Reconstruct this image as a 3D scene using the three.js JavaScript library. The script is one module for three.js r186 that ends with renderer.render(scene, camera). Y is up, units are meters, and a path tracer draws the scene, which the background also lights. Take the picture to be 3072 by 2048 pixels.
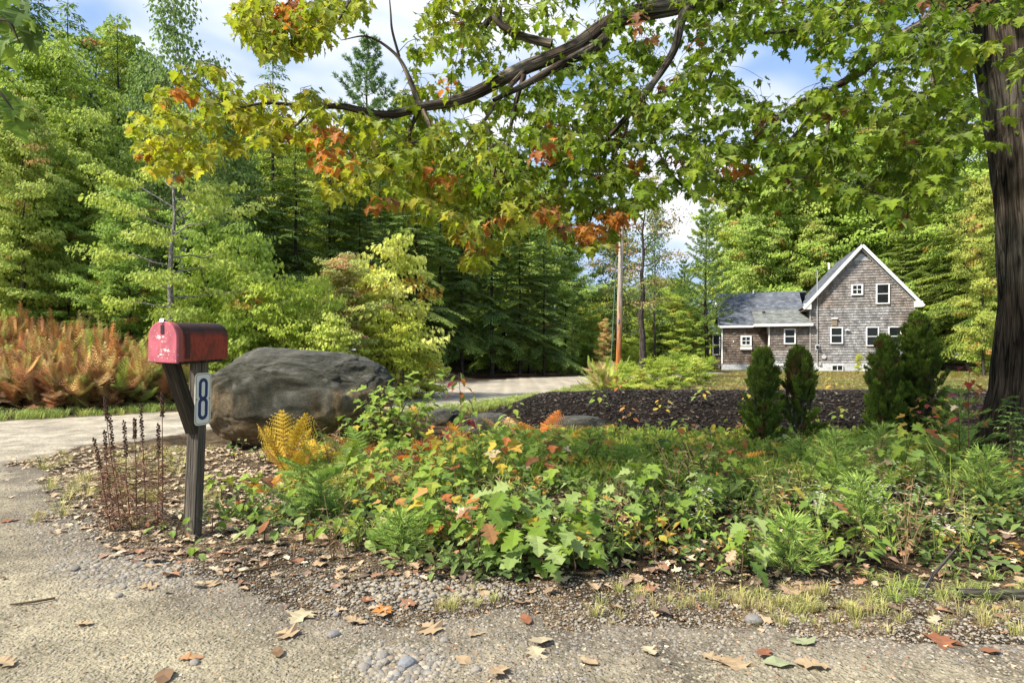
import * as THREE from 'three';

// ---------------------------------------------------------------- camera, sky, sun, exposure
const W = 1024, H = 682, F = 633, HORIZON = 362, EYE = 1.16;
const scene = new THREE.Scene();
const camera = new THREE.PerspectiveCamera(2 * Math.atan(341 / F) * 180 / Math.PI, W / H, 0.1, 900);
camera.position.set(0, EYE, 0);
camera.lookAt(0, EYE, -10);
camera.setViewOffset(W, H, 0, 341 - HORIZON, W, H);   // a level camera with a little vertical lens shift
const renderer = new THREE.WebGLRenderer({ antialias: true });
renderer.toneMapping = THREE.LinearToneMapping;
renderer.toneMappingExposure = 2.05;
renderer.shadowMap.enabled = true;
const SUN_AZ = -117 * Math.PI / 180, SUN_EL = 47 * Math.PI / 180;
const sunDir = new THREE.Vector3(Math.sin(SUN_AZ) * Math.cos(SUN_EL), Math.sin(SUN_EL), -Math.cos(SUN_AZ) * Math.cos(SUN_EL));
const sun = new THREE.DirectionalLight(new THREE.Color(1, 0.93, 0.82), 4.5);
sun.name = 'sun';
sun.position.copy(sunDir).multiplyScalar(120);
sun.castShadow = true;
sun.shadow.radius = 10;
sun.shadow.mapSize.set(4096, 4096);
Object.assign(sun.shadow.camera, { left: -70, right: 70, top: 70, bottom: -70, near: 1, far: 300 });
scene.add(sun, sun.target);

// ---------------------------------------------------------------- small maths
function rng(seed) { let s = seed | 0; return () => { s = (s + 0x6d2b79f5) | 0; let t = Math.imul(s ^ (s >>> 15), 1 | s); t = (t + Math.imul(t ^ (t >>> 7), 61 | t)) ^ t; return ((t ^ (t >>> 14)) >>> 0) / 4294967296; }; }
const lerp = (a, b, t) => a + (b - a) * t, clamp = (x, a, b) => Math.min(b, Math.max(a, x));
const smooth = (x, a, b) => { const t = clamp((x - a) / (b - a), 0, 1); return t * t * (3 - 2 * t); };
const V = (x, y, z) => [x, y, z], add = (a, b) => [a[0] + b[0], a[1] + b[1], a[2] + b[2]], sub = (a, b) => [a[0] - b[0], a[1] - b[1], a[2] - b[2]];
const mul = (a, s) => [a[0] * s, a[1] * s, a[2] * s], dot = (a, b) => a[0] * b[0] + a[1] * b[1] + a[2] * b[2], len = (a) => Math.hypot(a[0], a[1], a[2]);
const cross = (a, b) => [a[1] * b[2] - a[2] * b[1], a[2] * b[0] - a[0] * b[2], a[0] * b[1] - a[1] * b[0]];
const unit = (a) => { const l = len(a) || 1; return [a[0] / l, a[1] / l, a[2] / l]; }, mad = (a, b, s) => [a[0] + b[0] * s, a[1] + b[1] * s, a[2] + b[2] * s];
function hash(x, y, z, s) { let h = Math.imul(x, 374761393) ^ Math.imul(y, 668265263) ^ Math.imul(z, 2147483647) ^ Math.imul(s, 1274126177); h = Math.imul(h ^ (h >>> 13), 1274126177); return ((h ^ (h >>> 16)) >>> 0) / 4294967296; }
function noise3(x, y, z, s = 0) {
  const xi = Math.floor(x), yi = Math.floor(y), zi = Math.floor(z), f = (t) => t * t * (3 - 2 * t), u = f(x - xi), v = f(y - yi), w = f(z - zi), h = (a, b, c) => hash(xi + a, yi + b, zi + c, s);
  return lerp(lerp(lerp(h(0, 0, 0), h(1, 0, 0), u), lerp(h(0, 1, 0), h(1, 1, 0), u), v), lerp(lerp(h(0, 0, 1), h(1, 0, 1), u), lerp(h(0, 1, 1), h(1, 1, 1), u), v), w);
}
function fbm(x, y, z, n = 4, s = 0) { let a = 0, k = 0.5, t = 0; for (let i = 0; i < n; i++) { a += k * noise3(x, y, z, s + i); t += k; k *= 0.5; x *= 2.03; y *= 2.03; z *= 2.03; } return a / t; }
function tiled(u, v, cells, s) {   // value noise that repeats after one unit
  const x = u * cells, y = v * cells, xi = Math.floor(x), yi = Math.floor(y), f = (t) => t * t * (3 - 2 * t), a = f(x - xi), b = f(y - yi), m = (n) => ((n % cells) + cells) % cells, h = (i, j) => hash(m(xi + i), m(yi + j), 7, s);
  return lerp(lerp(h(0, 0), h(1, 0), a), lerp(h(0, 1), h(1, 1), a), b);
}
const tiledFbm = (u, v, cells, n, s) => { let a = 0, k = 0.5, t = 0; for (let i = 0; i < n; i++) { a += k * tiled(u, v, cells, s + i); t += k; k *= 0.55; cells *= 2; } return a / t; };

const mixc = (a, b, t) => [lerp(a[0], b[0], t), lerp(a[1], b[1], t), lerp(a[2], b[2], t)];

// ---------------------------------------------------------------- the sky: blue with sunlit broken cloud all round
{
  const w = 1536, h = 768, data = new Float32Array(w * h * 4);
  for (let i = 0; i < h; i++) for (let j = 0; j < w; j++) {
    const el = ((i + 0.5) / h - 0.5) * Math.PI, az = ((j + 0.5) / w - 0.5) * 2 * Math.PI, y = Math.sin(el), x = Math.cos(el) * Math.cos(az), z = Math.cos(el) * Math.sin(az), o = (i * w + j) * 4;
    const yy = Math.max(y, 0), k = 1 / (yy + 0.28), px = x * k * 1.5, pz = z * k * 1.5;
    const warp = fbm(px * 1.3, pz * 1.3, 3.3, 3, 50) * 0.9;
    const n = fbm(px * 1.15 + warp + 4.3, pz * 1.9 - warp + 1.7, 0.5, 6, 11);
    const cloud = smooth(n, 0.46, 0.68), thick = smooth(n, 0.52, 0.8);
    const s = dot([x, y, z], sunDir.toArray()), glow = Math.pow(Math.max(0, s), 14) * 0.7 + Math.pow(Math.max(0, s), 4) * 0.18;
    const haze = Math.pow(1 - yy, 5), blue = [lerp(0.18, 0.36, haze), lerp(0.285, 0.44, haze), lerp(0.5, 0.55, haze)];
    const white = 0.6 - thick * 0.05, wc = [white * 0.96, white * 0.985, white * 1.03];
    for (let c = 0; c < 3; c++) data[o + c] = lerp(blue[c], wc[c], cloud) + glow * (0.35 + 0.65 * cloud) * [1, 0.97, 0.9][c];
    data[o + 3] = 1;
  }
  const sky = new THREE.DataTexture(data, w, h, THREE.RGBAFormat, THREE.FloatType);
  sky.mapping = THREE.EquirectangularReflectionMapping; sky.magFilter = THREE.LinearFilter; sky.colorSpace = THREE.LinearSRGBColorSpace; sky.needsUpdate = true;
  scene.background = sky; scene.environment = sky;
}

// ---------------------------------------------------------------- lie of the land (x to the right, d away from the road, y = 0 at the mailbox post)
function segDist(x, d, a, b) { const ux = b[0] - a[0], ud = b[1] - a[1], t = clamp(((x - a[0]) * ux + (d - a[1]) * ud) / (ux * ux + ud * ud), 0, 1); return Math.hypot(x - a[0] - t * ux, d - a[1] - t * ud); }
function inside(poly, x, d) {   // signed distance, positive inside
  let m = 1e9, c = false;
  for (let i = 0, j = poly.length - 1; i < poly.length; j = i++) {
    const a = poly[i], b = poly[j]; m = Math.min(m, segDist(x, d, a, b));
    if ((a[1] > d) !== (b[1] > d) && x < ((b[0] - a[0]) * (d - a[1])) / (b[1] - a[1]) + a[0]) c = !c;
  }
  return c ? m : -m;
}
const ROAD = [[-70, -14], [70, -14], [70, 2.5], [6, 2.6], [2, 2.66], [0.4, 2.75], [-0.7, 2.95], [-1.5, 3.2], [-2.2, 3.55], [-3.2, 4.6], [-4.45, 6.05], [-5.5, 7.0], [-5.6, 8.4], [-4.7, 10.2], [-3.1, 12.2], [-1.1, 14.8], [0.7, 18], [1.9, 22], [4, 27.5], [9, 33], [14, 41.5], [12, 45], [6, 38], [1, 33], [-1.8, 27.5], [-2.9, 21], [-4.2, 17], [-7, 13.4], [-9.3, 11.4], [-14, 10], [-70, 8]];
const MULCH = [[-0.9, 9.6], [0.4, 8.4], [3, 8.0], [8, 7.6], [12, 8], [12, 12.6], [6, 12.5], [1, 12.6], [-0.6, 11.6]];
const LAWN = [[1.2, 12.9], [12, 12.9], [16, 9], [34, 14], [60, 30], [62, 52], [15, 52], [15, 42], [9, 32.5], [4, 27], [1.6, 19]];
const roadAt = (x, d) => inside(ROAD, x, d) + (fbm(x * 1.7, d * 1.7, 0, 3, 5) - 0.5) * 0.55;
const mulchAt = (x, d) => inside(MULCH, x, d) + (fbm(x * 1.4, d * 1.4, 0, 3, 6) - 0.5) * 0.7;
const lawnAt = (x, d) => inside(LAWN, x, d) + (fbm(x * 1.1, d * 1.1, 0, 3, 8) - 0.5) * 0.8;
function G(x, d) {
  let y = d > 4 ? 0.0132 * (Math.min(d, 60) - 4) + 0.02 * Math.max(0, d - 60) : 0;
  y += 0.13 * smooth(d, 3.3, 4.8) * smooth(x, -1.2, 0.8) * (1 - smooth(d, 9, 12.5));
  y += 0.5 * smooth(d, 7.7, 10.7) * (1 - smooth(d, 11.4, 15)) * smooth(x, -1.1, 0.9) * (1 - smooth(x, 12, 15));
  y += 1.35 * smooth(d - Math.max(0, -x - 7) * -0.35, 13.2 + Math.max(0, x + 7) * 0.9, 20 + Math.max(0, x + 7) * 0.9) * smooth(-x, 1.5, 6);
  if (d < 40) y += (fbm(x * 0.9, d * 0.9, 0, 3, 21) - 0.5) * 0.1 * smooth(-inside(ROAD, x, d), -0.2, 0.8);
  if (d < 12 && Math.abs(x) < 9) y += (fbm(x * 6, d * 6, 0, 3, 23) - 0.5) * 0.025;
  return y;
}
const at = (px, py, d) => [(px - 512) / F * d, EYE - (py - HORIZON) / F * d, -d];       // where a sight line lies at a distance
const onGround = (px, d) => { const x = (px - 512) / F * d; return [x, G(x, d), -d]; };
function groundPoint(px, py) {   // where a sight line meets the ground
  let d = 1.2; const k = (py - HORIZON) / F;
  for (; d < 120; d += 0.02) if (EYE - k * d <= G((px - 512) / F * d, d)) break;
  return [(px - 512) / F * d, G((px - 512) / F * d, d), -d];
}

// ---------------------------------------------------------------- naming
const counts = {};
const numbered = (n) => { const k = counts[n] = (counts[n] ?? -1) + 1; return k ? n + '_' + String(k).padStart(3, '0') : n; };
function tag(o, label, category, group, kind) { const u = o.userData; if (label) u.label = label; if (category) u.category = category; if (group) u.group = group; if (kind) u.kind = kind; return o; }
function thing(name, [x, y, z] = [0, 0, 0], turn = 0) { const o = new THREE.Group(); o.name = numbered(name); o.position.set(x, y, z); o.rotation.y = turn; scene.add(o); return o; }
function part(parent, name, geo, mat) { const m = new THREE.Mesh(geo, mat); m.name = name; parent.add(m); return m; }
const NTH = ['', 'first', 'second', 'third', 'fourth', 'fifth', 'sixth', 'seventh', 'eighth', 'ninth', 'tenth', 'eleventh', 'twelfth', 'thirteenth', 'fourteenth', 'fifteenth', 'sixteenth', 'seventeenth', 'eighteenth', 'nineteenth'];
const TENS = ['', '', 'twent', 'thirt', 'fort', 'fift', 'sixt', 'sevent', 'eight', 'ninet'];
const nth = (n) => n < 20 ? NTH[n] : n % 10 ? TENS[n / 10 | 0] + 'y-' + NTH[n % 10] : TENS[n / 10 | 0] + 'ieth';
// look-alikes: each label = its own look + its place in the row, counted from the left as the camera sees it
function inOrder(list, among) {
  const px = (o) => o.position.x / -o.position.z;
  [...list].sort((a, b) => px(a) - px(b)).forEach((o, i, s) => { o.userData.label = o.userData.look + ', ' + (i === 0 ? 'leftmost' : i === s.length - 1 ? 'rightmost' : nth(i + 1) + ' from left') + ' of the ' + among; delete o.userData.look; o.userData.group = among; });
}

// ---------------------------------------------------------------- geometry collector
class GB {
  constructor() { this.p = []; this.c = []; this.n = []; this.u = []; }
  tri(a, b, c, col) { this.p.push(...a, ...b, ...c); if (col) this.c.push(...col, ...col, ...col); return this; }
  quad(a, b, c, d, col, uv) {
    this.p.push(...a, ...b, ...c, ...a, ...c, ...d); if (col) for (let i = 0; i < 6; i++) this.c.push(...col);
    if (uv) { const w = len(sub(b, a)), h = len(sub(d, a)), [u, v] = uv; this.u.push(u, v, u + w, v, u + w, v + h, u, v, u + w, v + h, u, v + h); }
    return this;
  }
  box(x0, y0, z0, x1, y1, z1, col) {
    const A = [x0, y0, z1], B = [x1, y0, z1], C = [x1, y1, z1], D = [x0, y1, z1], E = [x0, y0, z0], f = [x1, y0, z0], g = [x1, y1, z0], h = [x0, y1, z0], r = [x0 * 0.7 + z0 * 0.3, y0];
    this.quad(A, B, C, D, col, r).quad(f, E, h, g, col, r).quad(E, A, D, h, col, r).quad(B, f, g, C, col, r).quad(D, C, g, h, col, r).quad(E, f, B, A, col, r); return this;
  }
  bar(a, b, wx, wy, col, up = [0, 1, 0]) {   // a rectangular bar from a to b
    const t = unit(sub(b, a)), s = unit(cross(t, Math.abs(dot(t, up)) > 0.98 ? [1, 0, 0] : up)), n = cross(s, t), k = (q, i, j) => mad(mad(q, s, i * wx / 2), n, j * wy / 2), r = [0, 0];
    const q = [[-1, -1], [1, -1], [1, 1], [-1, 1]].map(([i, j]) => [k(a, i, j), k(b, i, j)]);
    for (let i = 0; i < 4; i++) { const m = (i + 1) % 4; this.quad(q[i][0], q[m][0], q[m][1], q[i][1], col, r); }
    this.quad(q[3][0], q[2][0], q[1][0], q[0][0], col, r).quad(q[0][1], q[1][1], q[2][1], q[3][1], col, r); return this;
  }
  tube(pts, rad, sides = 6, col, rough) {
    const rings = []; let s = null, run = 0;
    for (let i = 0; i < pts.length; i++) {
      const t = unit(sub(pts[Math.min(i + 1, pts.length - 1)], pts[Math.max(i - 1, 0)]));
      s = s ? unit(mad(s, t, -dot(s, t))) : unit(cross(t, Math.abs(t[1]) > 0.9 ? [1, 0, 0] : [0, 1, 0]));
      const b = cross(t, s), r = Array.isArray(rad) ? rad[i] : rad; if (i) run += len(sub(pts[i], pts[i - 1]));
      rings.push({ run, r, q: Array.from({ length: sides + 1 }, (_, k) => { const a = (k % sides) / sides * 2 * Math.PI, n = add(mul(s, Math.cos(a)), mul(b, Math.sin(a))), rr = rough ? r + rough(a, run, r) : r; return { p: mad(pts[i], n, rr), n, u: k / sides }; }) });
    }
    for (let i = 0; i + 1 < rings.length; i++) for (let k = 0; k < sides; k++) {
      const A = rings[i], B = rings[i + 1], q = [A.q[k], A.q[k + 1], B.q[k + 1], A.q[k], B.q[k + 1], B.q[k]], v = [A, A, B, A, B, B];
      q.forEach((e, m) => { this.p.push(...e.p); this.n.push(...e.n); this.u.push(e.u * 2 * Math.PI * Math.max(rings[0].r, 0.02), v[m].run); if (col) this.c.push(...(typeof col === 'function' ? col(v[m].run) : col)); });
    }
    return this;
  }
  leaf(b, ax, nr, l, w, col) {   // a small folded blade of two triangles
    const s = unit(cross(ax, nr)), n = cross(s, ax), m = mad(b, ax, l * 0.42), tip = mad(mad(b, ax, l), n, -l * 0.12), L = mad(mad(m, s, w / 2), n, w * 0.14), R = mad(mad(m, s, -w / 2), n, w * 0.14);
    this.p.push(...b, ...R, ...tip, ...b, ...tip, ...L); for (let i = 0; i < 6; i++) this.c.push(...col); return this;
  }
  geo() {
    const g = new THREE.BufferGeometry(), n = this.p.length / 3;
    g.setAttribute('position', new THREE.Float32BufferAttribute(this.p, 3));
    if (this.c.length === n * 3) g.setAttribute('color', new THREE.Float32BufferAttribute(this.c, 3));
    if (this.u.length === n * 2) g.setAttribute('uv', new THREE.Float32BufferAttribute(this.u, 2));
    if (this.n.length === n * 3) g.setAttribute('normal', new THREE.Float32BufferAttribute(this.n, 3)); else g.computeVertexNormals();
    return g;
  }
}

// ---------------------------------------------------------------- materials
function texture(size, f, color) {   // f(u, v) gives [r, g, b] or a height, 0..1
  const d = new Uint8Array(size * size * 4);
  for (let y = 0, o = 0; y < size; y++) for (let x = 0; x < size; x++, o += 4) { const c = f(x / size, y / size), a = Array.isArray(c) ? c : [c, c, c]; for (let k = 0; k < 3; k++) d[o + k] = clamp(a[k], 0, 1) * 255; d[o + 3] = 255; }
  const t = new THREE.DataTexture(d, size, size); t.wrapS = t.wrapT = THREE.RepeatWrapping; t.magFilter = THREE.LinearFilter; t.minFilter = THREE.LinearMipmapLinearFilter; if (color) t.colorSpace = THREE.SRGBColorSpace; t.needsUpdate = true; return t;
}
const scaled = (t, s, sy = s) => { const c = t.clone(); c.repeat.set(s, sy); c.needsUpdate = true; return c; };
const grain = texture(512, (u, v) => { const a = tiledFbm(u, v, 6, 4, 1), b = tiledFbm(u, v, 60, 3, 9), c = tiled(u, v, 170, 14); return 0.84 + (a - 0.5) * 0.35 + (b - 0.5) * 0.3 + (c > 0.9 ? 0.08 : c < 0.12 ? -0.16 : 0); }, true);
const grit = texture(512, (u, v) => { const b = tiledFbm(u, v, 40, 3, 31), c = tiled(u, v, 90, 34), e = tiled(u, v, 200, 36); return b * 0.5 + Math.max(0, c - 0.45) * 0.7 + e * 0.2; });
const litterTex = texture(512, (u, v) => { const a = tiledFbm(u, v, 10, 4, 61), b = tiled(u, v, 120, 64), w = tiledFbm(u, v, 34, 3, 66), k = 0.62 + (a - 0.5) * 0.8 + (b - 0.5) * 0.45; return [k * 1.03 + (w > 0.6 ? 0.1 : 0), k * 0.97 + (w > 0.6 ? 0.06 : 0), k * 0.88]; }, true);
function streak(u, v, cu, cv, n, s) { let a = 0, k = 0.5, t = 0; for (let i = 0; i < n; i++) { const x = u * cu, y = v * cv, xi = Math.floor(x), yi = Math.floor(y), f = (q) => q * q * (3 - 2 * q), p = f(x - xi), q = f(y - yi), m = (e, c) => ((e % c) + c) % c, h = (i2, j2) => hash(m(xi + i2, cu), m(yi + j2, cv), 3, s + i); a += k * lerp(lerp(h(0, 0), h(1, 0), p), lerp(h(0, 1), h(1, 1), p), q); t += k; k *= 0.6; cu *= 2; cv *= 2; } return a / t; }
const streaks = texture(512, (u, v) => { const w = u + (tiled(u, v, 6, 5) - 0.5) * 0.05, b = streak(w, v, 20, 4, 4, 41), c = tiledFbm(u, v, 9, 4, 44), crack = smooth(Math.abs(streak(w, v, 12, 3, 2, 47) - 0.5), 0.07, 0); return 0.72 + (b - 0.5) * 0.9 + (c - 0.5) * 0.4 - crack * 0.3; }, true);
const woodgrain = texture(512, (u, v) => { const b = streak(u + tiled(u, v, 5, 5) * 0.02, v, 60, 4, 3, 71), c = tiledFbm(u, v, 7, 4, 74); return 0.78 + (b - 0.5) * 0.8 + (c - 0.5) * 0.35; }, true);
const std = (color, rough = 0.9, more = {}) => new THREE.MeshPhysicalMaterial({ specularIntensity: rough >= 0.9 ? 0.25 : 0.9, color: new THREE.Color().setRGB(...color), roughness: rough, ...more });
// leaves let part of the light through
const leafy = (color = [1, 1, 1], through = 0.5) => new THREE.MeshPhysicalMaterial({ color: new THREE.Color().setRGB(...color), vertexColors: true, roughness: 0.92, transmission: through, thickness: 0, side: THREE.DoubleSide, specularIntensity: 0.5 });
const leafPlain = (color, through = 0.45) => new THREE.MeshPhysicalMaterial({ color: new THREE.Color().setRGB(...color), roughness: 0.9, transmission: through, thickness: 0, side: THREE.DoubleSide, specularIntensity: 0.35 });
const M = {
  barkDark: std([0.085, 0.068, 0.05], 0.95, { map: scaled(streaks, 2.2, 0.9), bumpMap: scaled(streaks, 2.2, 0.9), bumpScale: 0.02 }),
  barkWood: std([0.12, 0.1, 0.08], 0.95, { map: scaled(streaks, 2.2, 0.9) }),
  barkGrey: std([0.2, 0.18, 0.15], 0.95, { map: scaled(streaks, 2, 0.8), bumpMap: scaled(streaks, 2, 0.8), bumpScale: 0.012 }),
  barkPale: std([0.52, 0.49, 0.44], 0.9, { map: scaled(streaks, 1.5, 2), bumpMap: scaled(streaks, 1.5, 2), bumpScale: 0.006 }),
  stem: std([0.1, 0.07, 0.04], 0.9), greenStem: std([0.11, 0.14, 0.04], 0.85), redStem: std([0.2, 0.06, 0.05], 0.85),
};

// ================================================================ THE GROUND
function axis(fineFrom, fineTo, step, far, growth = 1.09) {
  const up = []; for (let v = fineFrom; v <= fineTo + 1e-6; v += step) up.push(v);
  let s = step, a = fineTo, b = fineFrom; while (a < far) { s *= growth; a += s; b -= s; up.push(a); up.unshift(b); }
  return up;
}
const GX = axis(-7, 7, 0.06, 130), GD = axis(1.4, 9.5, 0.06, 190).filter((v) => v > -26);
const heights = GD.map((d) => GX.map((x) => G(x, d)));
function sheet(mask, lift, tint) {   // the part of the land that a mask keeps, as one sheet
  const pos = [], uv = [], col = [], idx = [], at = new Map();
  const vertex = (i, j) => { const k = i * GX.length + j; if (!at.has(k)) { at.set(k, pos.length / 3); const x = GX[j], d = GD[i]; pos.push(x, heights[i][j] + lift, -d); uv.push(x, d); col.push(...tint(x, d)); } return at.get(k); };
  for (let i = 0; i + 1 < GD.length; i++) for (let j = 0; j + 1 < GX.length; j++) {
    if (mask && !(mask((GX[j] + GX[j + 1]) / 2, (GD[i] + GD[i + 1]) / 2) > 0)) continue;
    const a = vertex(i, j), b = vertex(i, j + 1), c = vertex(i + 1, j + 1), d = vertex(i + 1, j); idx.push(a, b, c, a, c, d);
  }
  const g = new THREE.BufferGeometry(); g.setIndex(idx);
  g.setAttribute('position', new THREE.Float32BufferAttribute(pos, 3)); g.setAttribute('uv', new THREE.Float32BufferAttribute(uv, 2)); g.setAttribute('color', new THREE.Float32BufferAttribute(col, 3)); g.computeVertexNormals(); return g;
}
function land(name, mask, lift, tint, mat) { const m = new THREE.Mesh(sheet(mask, lift, tint), mat); m.name = name; m.userData.kind = 'structure'; scene.add(m); return m; }
const earth = (x, d) => {   // from the leaf-strewn verge to the sandy wheel tracks
  const q = roadAt(x, d), n = fbm(x * 1.3, d * 1.3, 2, 4, 3), m = fbm(x * 5, d * 5, 4, 3, 14), wood = smooth(d, 12, 20), far = smooth(d, 5, 9), sand = smooth(q + (m - 0.5) * 0.5, -0.15, 0.75 - far * 0.5), dry = Math.max(smooth(-x, -1.6, 0.8) * (1 - smooth(d, 8, 11)), smooth(-d, -3.9, -2.9), smooth(q, -0.7, 0));
  const soil = mixc([lerp(0.12, 0.09, wood), lerp(0.09, 0.065, wood), lerp(0.062, 0.045, wood)], [0.235, 0.2, 0.15], dry), c = mixc(soil, [lerp(0.38, 0.52, far), lerp(0.33, 0.455, far), lerp(0.22, 0.345, far)], sand); return mul(c, 0.62 + 0.5 * n + 0.3 * m);
};
land('ground', null, 0, earth, std([1, 1, 1], 1, { vertexColors: true, map: scaled(litterTex, 0.9), bumpMap: scaled(grit, 1.4), bumpScale: 0.03 }));
land('gravel_road', (x, d) => roadAt(x, d), 0.004, earth, std([0.95, 0.95, 0.95], 1, { vertexColors: true, map: scaled(grain, 0.8), bumpMap: scaled(grit, 1.1), bumpScale: 0.016 }));
land('mulch_bed', (x, d) => mulchAt(x, d), 0.008, (x, d) => mul([0.05, 0.036, 0.03], 0.6 + 0.8 * fbm(x * 3, d * 3, 1, 3, 31)), std([0.8, 0.8, 0.78], 1, { vertexColors: true, map: scaled(litterTex, 1.7), bumpMap: scaled(grit, 1.2), bumpScale: 0.06 }));
land('lawn', (x, d) => Math.min(lawnAt(x, d), -mulchAt(x, d) - 0.05, -roadAt(x, d)), 0.004, (x, d) => { const n = fbm(x * 0.45, d * 0.9, 7, 4, 17), k = smooth(n, 0.35, 0.7); return [lerp(0.27, 0.46, k), lerp(0.32, 0.38, k), lerp(0.08, 0.15, k)]; }, std([1, 1, 1], 1, { vertexColors: true, map: scaled(litterTex, 1.2), bumpMap: scaled(grit, 1.2), bumpScale: 0.05 }));

// ================================================================ TREE KINDS (each is modelled once, then cloned)
const flex = (p, a, b, n, bend, r, jit = 0.05) => { const q = []; for (let i = 0; i <= n; i++) { const t = i / n, v = add(lerp3(p, a, b, t), [0, bend * t * t, 0]); q.push(i ? add(v, [(r() - 0.5) * jit, (r() - 0.5) * jit, (r() - 0.5) * jit]) : v); } return q; };
function lerp3(p, a, l, t) { return mad(p, a, l * t); }
const along = (pts, t) => { const k = clamp(t, 0, 0.9999) * (pts.length - 1), i = Math.floor(k); return mad(pts[i], sub(pts[i + 1], pts[i]), k - i); };

function broadleaf(seed, o) {   // H 10 m unless told otherwise
  const r = rng(seed), wood = new GB(), leaves = new GB(), Ht = o.H ?? 10, R = o.R ?? 3.1, cb = o.base ?? 0.1;
  const trunks = o.stems ?? 1;
  for (let k = 0; k < trunks; k++) {
    const az0 = r() * 6.28, sp = trunks > 1 ? 0.16 + r() * 0.16 : 0.03, h = Ht * (trunks > 1 ? 0.7 + r() * 0.3 : 1), lx = Math.cos(az0) * sp, lz = Math.sin(az0) * sp, tr = [];
    for (let i = 0; i <= 9; i++) { const t = i / 9; tr.push([lx * h * t + (r() - 0.5) * 0.018 * h * (i > 0), h * t * 0.97, lz * h * t + (r() - 0.5) * 0.018 * h * (i > 0)]); }
    const tr0 = (o.trunk ?? 0.01) * h; wood.tube(tr, tr.map((_, i) => tr0 * (1 - i / 9.6) * (i === 0 ? 1.25 : 1)), 7);
    const nb = Math.round((o.branches ?? 36) / trunks);
    for (let i = 0; i < nb; i++) {
      const t = lerp(cb, 0.98, Math.pow((i + 0.5) / nb, 0.9)), q = (t - cb) / (1 - cb), az = i * 2.4 + r() * 1.1, p = along(tr, t);
      const L = R * (0.32 + 0.68 * Math.sin(Math.PI * Math.pow(clamp(q * 0.86 + 0.12, 0, 1), 0.8))) * (0.55 + r() * 0.75) * (0.75 + 0.5 * noise3(Math.cos(az) * 1.3 + seed, q * 3, Math.sin(az) * 1.3, seed)) * (trunks > 1 ? 0.75 : 1), el = lerp(o.low ?? 0.1, o.high ?? 1.0, q) + (r() - 0.5) * 0.3;
      const ax = [Math.cos(az) * Math.cos(el), Math.sin(el), Math.sin(az) * Math.cos(el)], br = flex(p, ax, L, 5, -L * (o.droop ?? 0.1), r, L * 0.09);
      wood.tube(br, br.map((_, m) => Math.max(0.004, 0.011 * L * (1 - m / 6))), 4);
      const ns = Math.round((o.sprays ?? 12) * (0.5 + 0.5 * L / R));
      for (let j = 0; j < ns; j++) {
        const s = lerp(o.bare ?? 0.1, 1.04, (j + r()) / ns), c0 = along(br, s), lat = unit(cross(ax, [0, 1, 0])), c = add(mad(c0, lat, (r() - 0.5) * L * 0.62 * (1.15 - s * 0.6)), [0, (r() - 0.5) * 0.2, 0]);
        if (j % 2 === 0) wood.tube([along(br, s - 0.12), c], [0.006, 0.003], 3);
        const sr = (o.spray ?? 0.42) * (0.65 + r() * 0.7), nrm = unit([(r() - 0.5) * 0.8 + ax[0] * 0.25, 1, (r() - 0.5) * 0.8 + ax[2] * 0.25]), u = unit(cross(nrm, [ax[2], 0.1, -ax[0]])), w = cross(nrm, u);
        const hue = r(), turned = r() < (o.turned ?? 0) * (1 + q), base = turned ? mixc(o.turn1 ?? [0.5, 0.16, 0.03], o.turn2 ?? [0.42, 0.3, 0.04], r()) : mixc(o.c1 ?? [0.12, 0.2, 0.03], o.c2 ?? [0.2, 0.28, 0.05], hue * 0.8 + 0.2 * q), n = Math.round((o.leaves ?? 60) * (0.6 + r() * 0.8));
        for (let m = 0; m < n; m++) {
          const a = r() * 6.28, rr = Math.sqrt(r()) * sr, b = add(add(mad(c, u, Math.cos(a) * rr), mul(w, Math.sin(a) * rr)), mul(nrm, (r() - 0.5) * sr * (o.thick ?? 0.42)));
          const out = unit([b[0] - c[0] + ax[0] * 0.2 + (r() - 0.5) * 0.3, -0.18 - r() * (o.hang ?? 0.6) * sr * 2, b[2] - c[2] + ax[2] * 0.2 + (r() - 0.5) * 0.3]), nr = unit([nrm[0] + (r() - 0.5) * 0.9, nrm[1], nrm[2] + (r() - 0.5) * 0.9]);
          const l = (o.leaf ?? 0.115) * (0.65 + r() * 0.7); leaves.leaf(b, out, nr, l, l * (o.wide ?? 0.8), mul(base, 0.7 + r() * 0.6));
        }
      }
    }
  }
  return { wood: wood.geo(), leaves: leaves.geo(), H: Ht };
}
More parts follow.
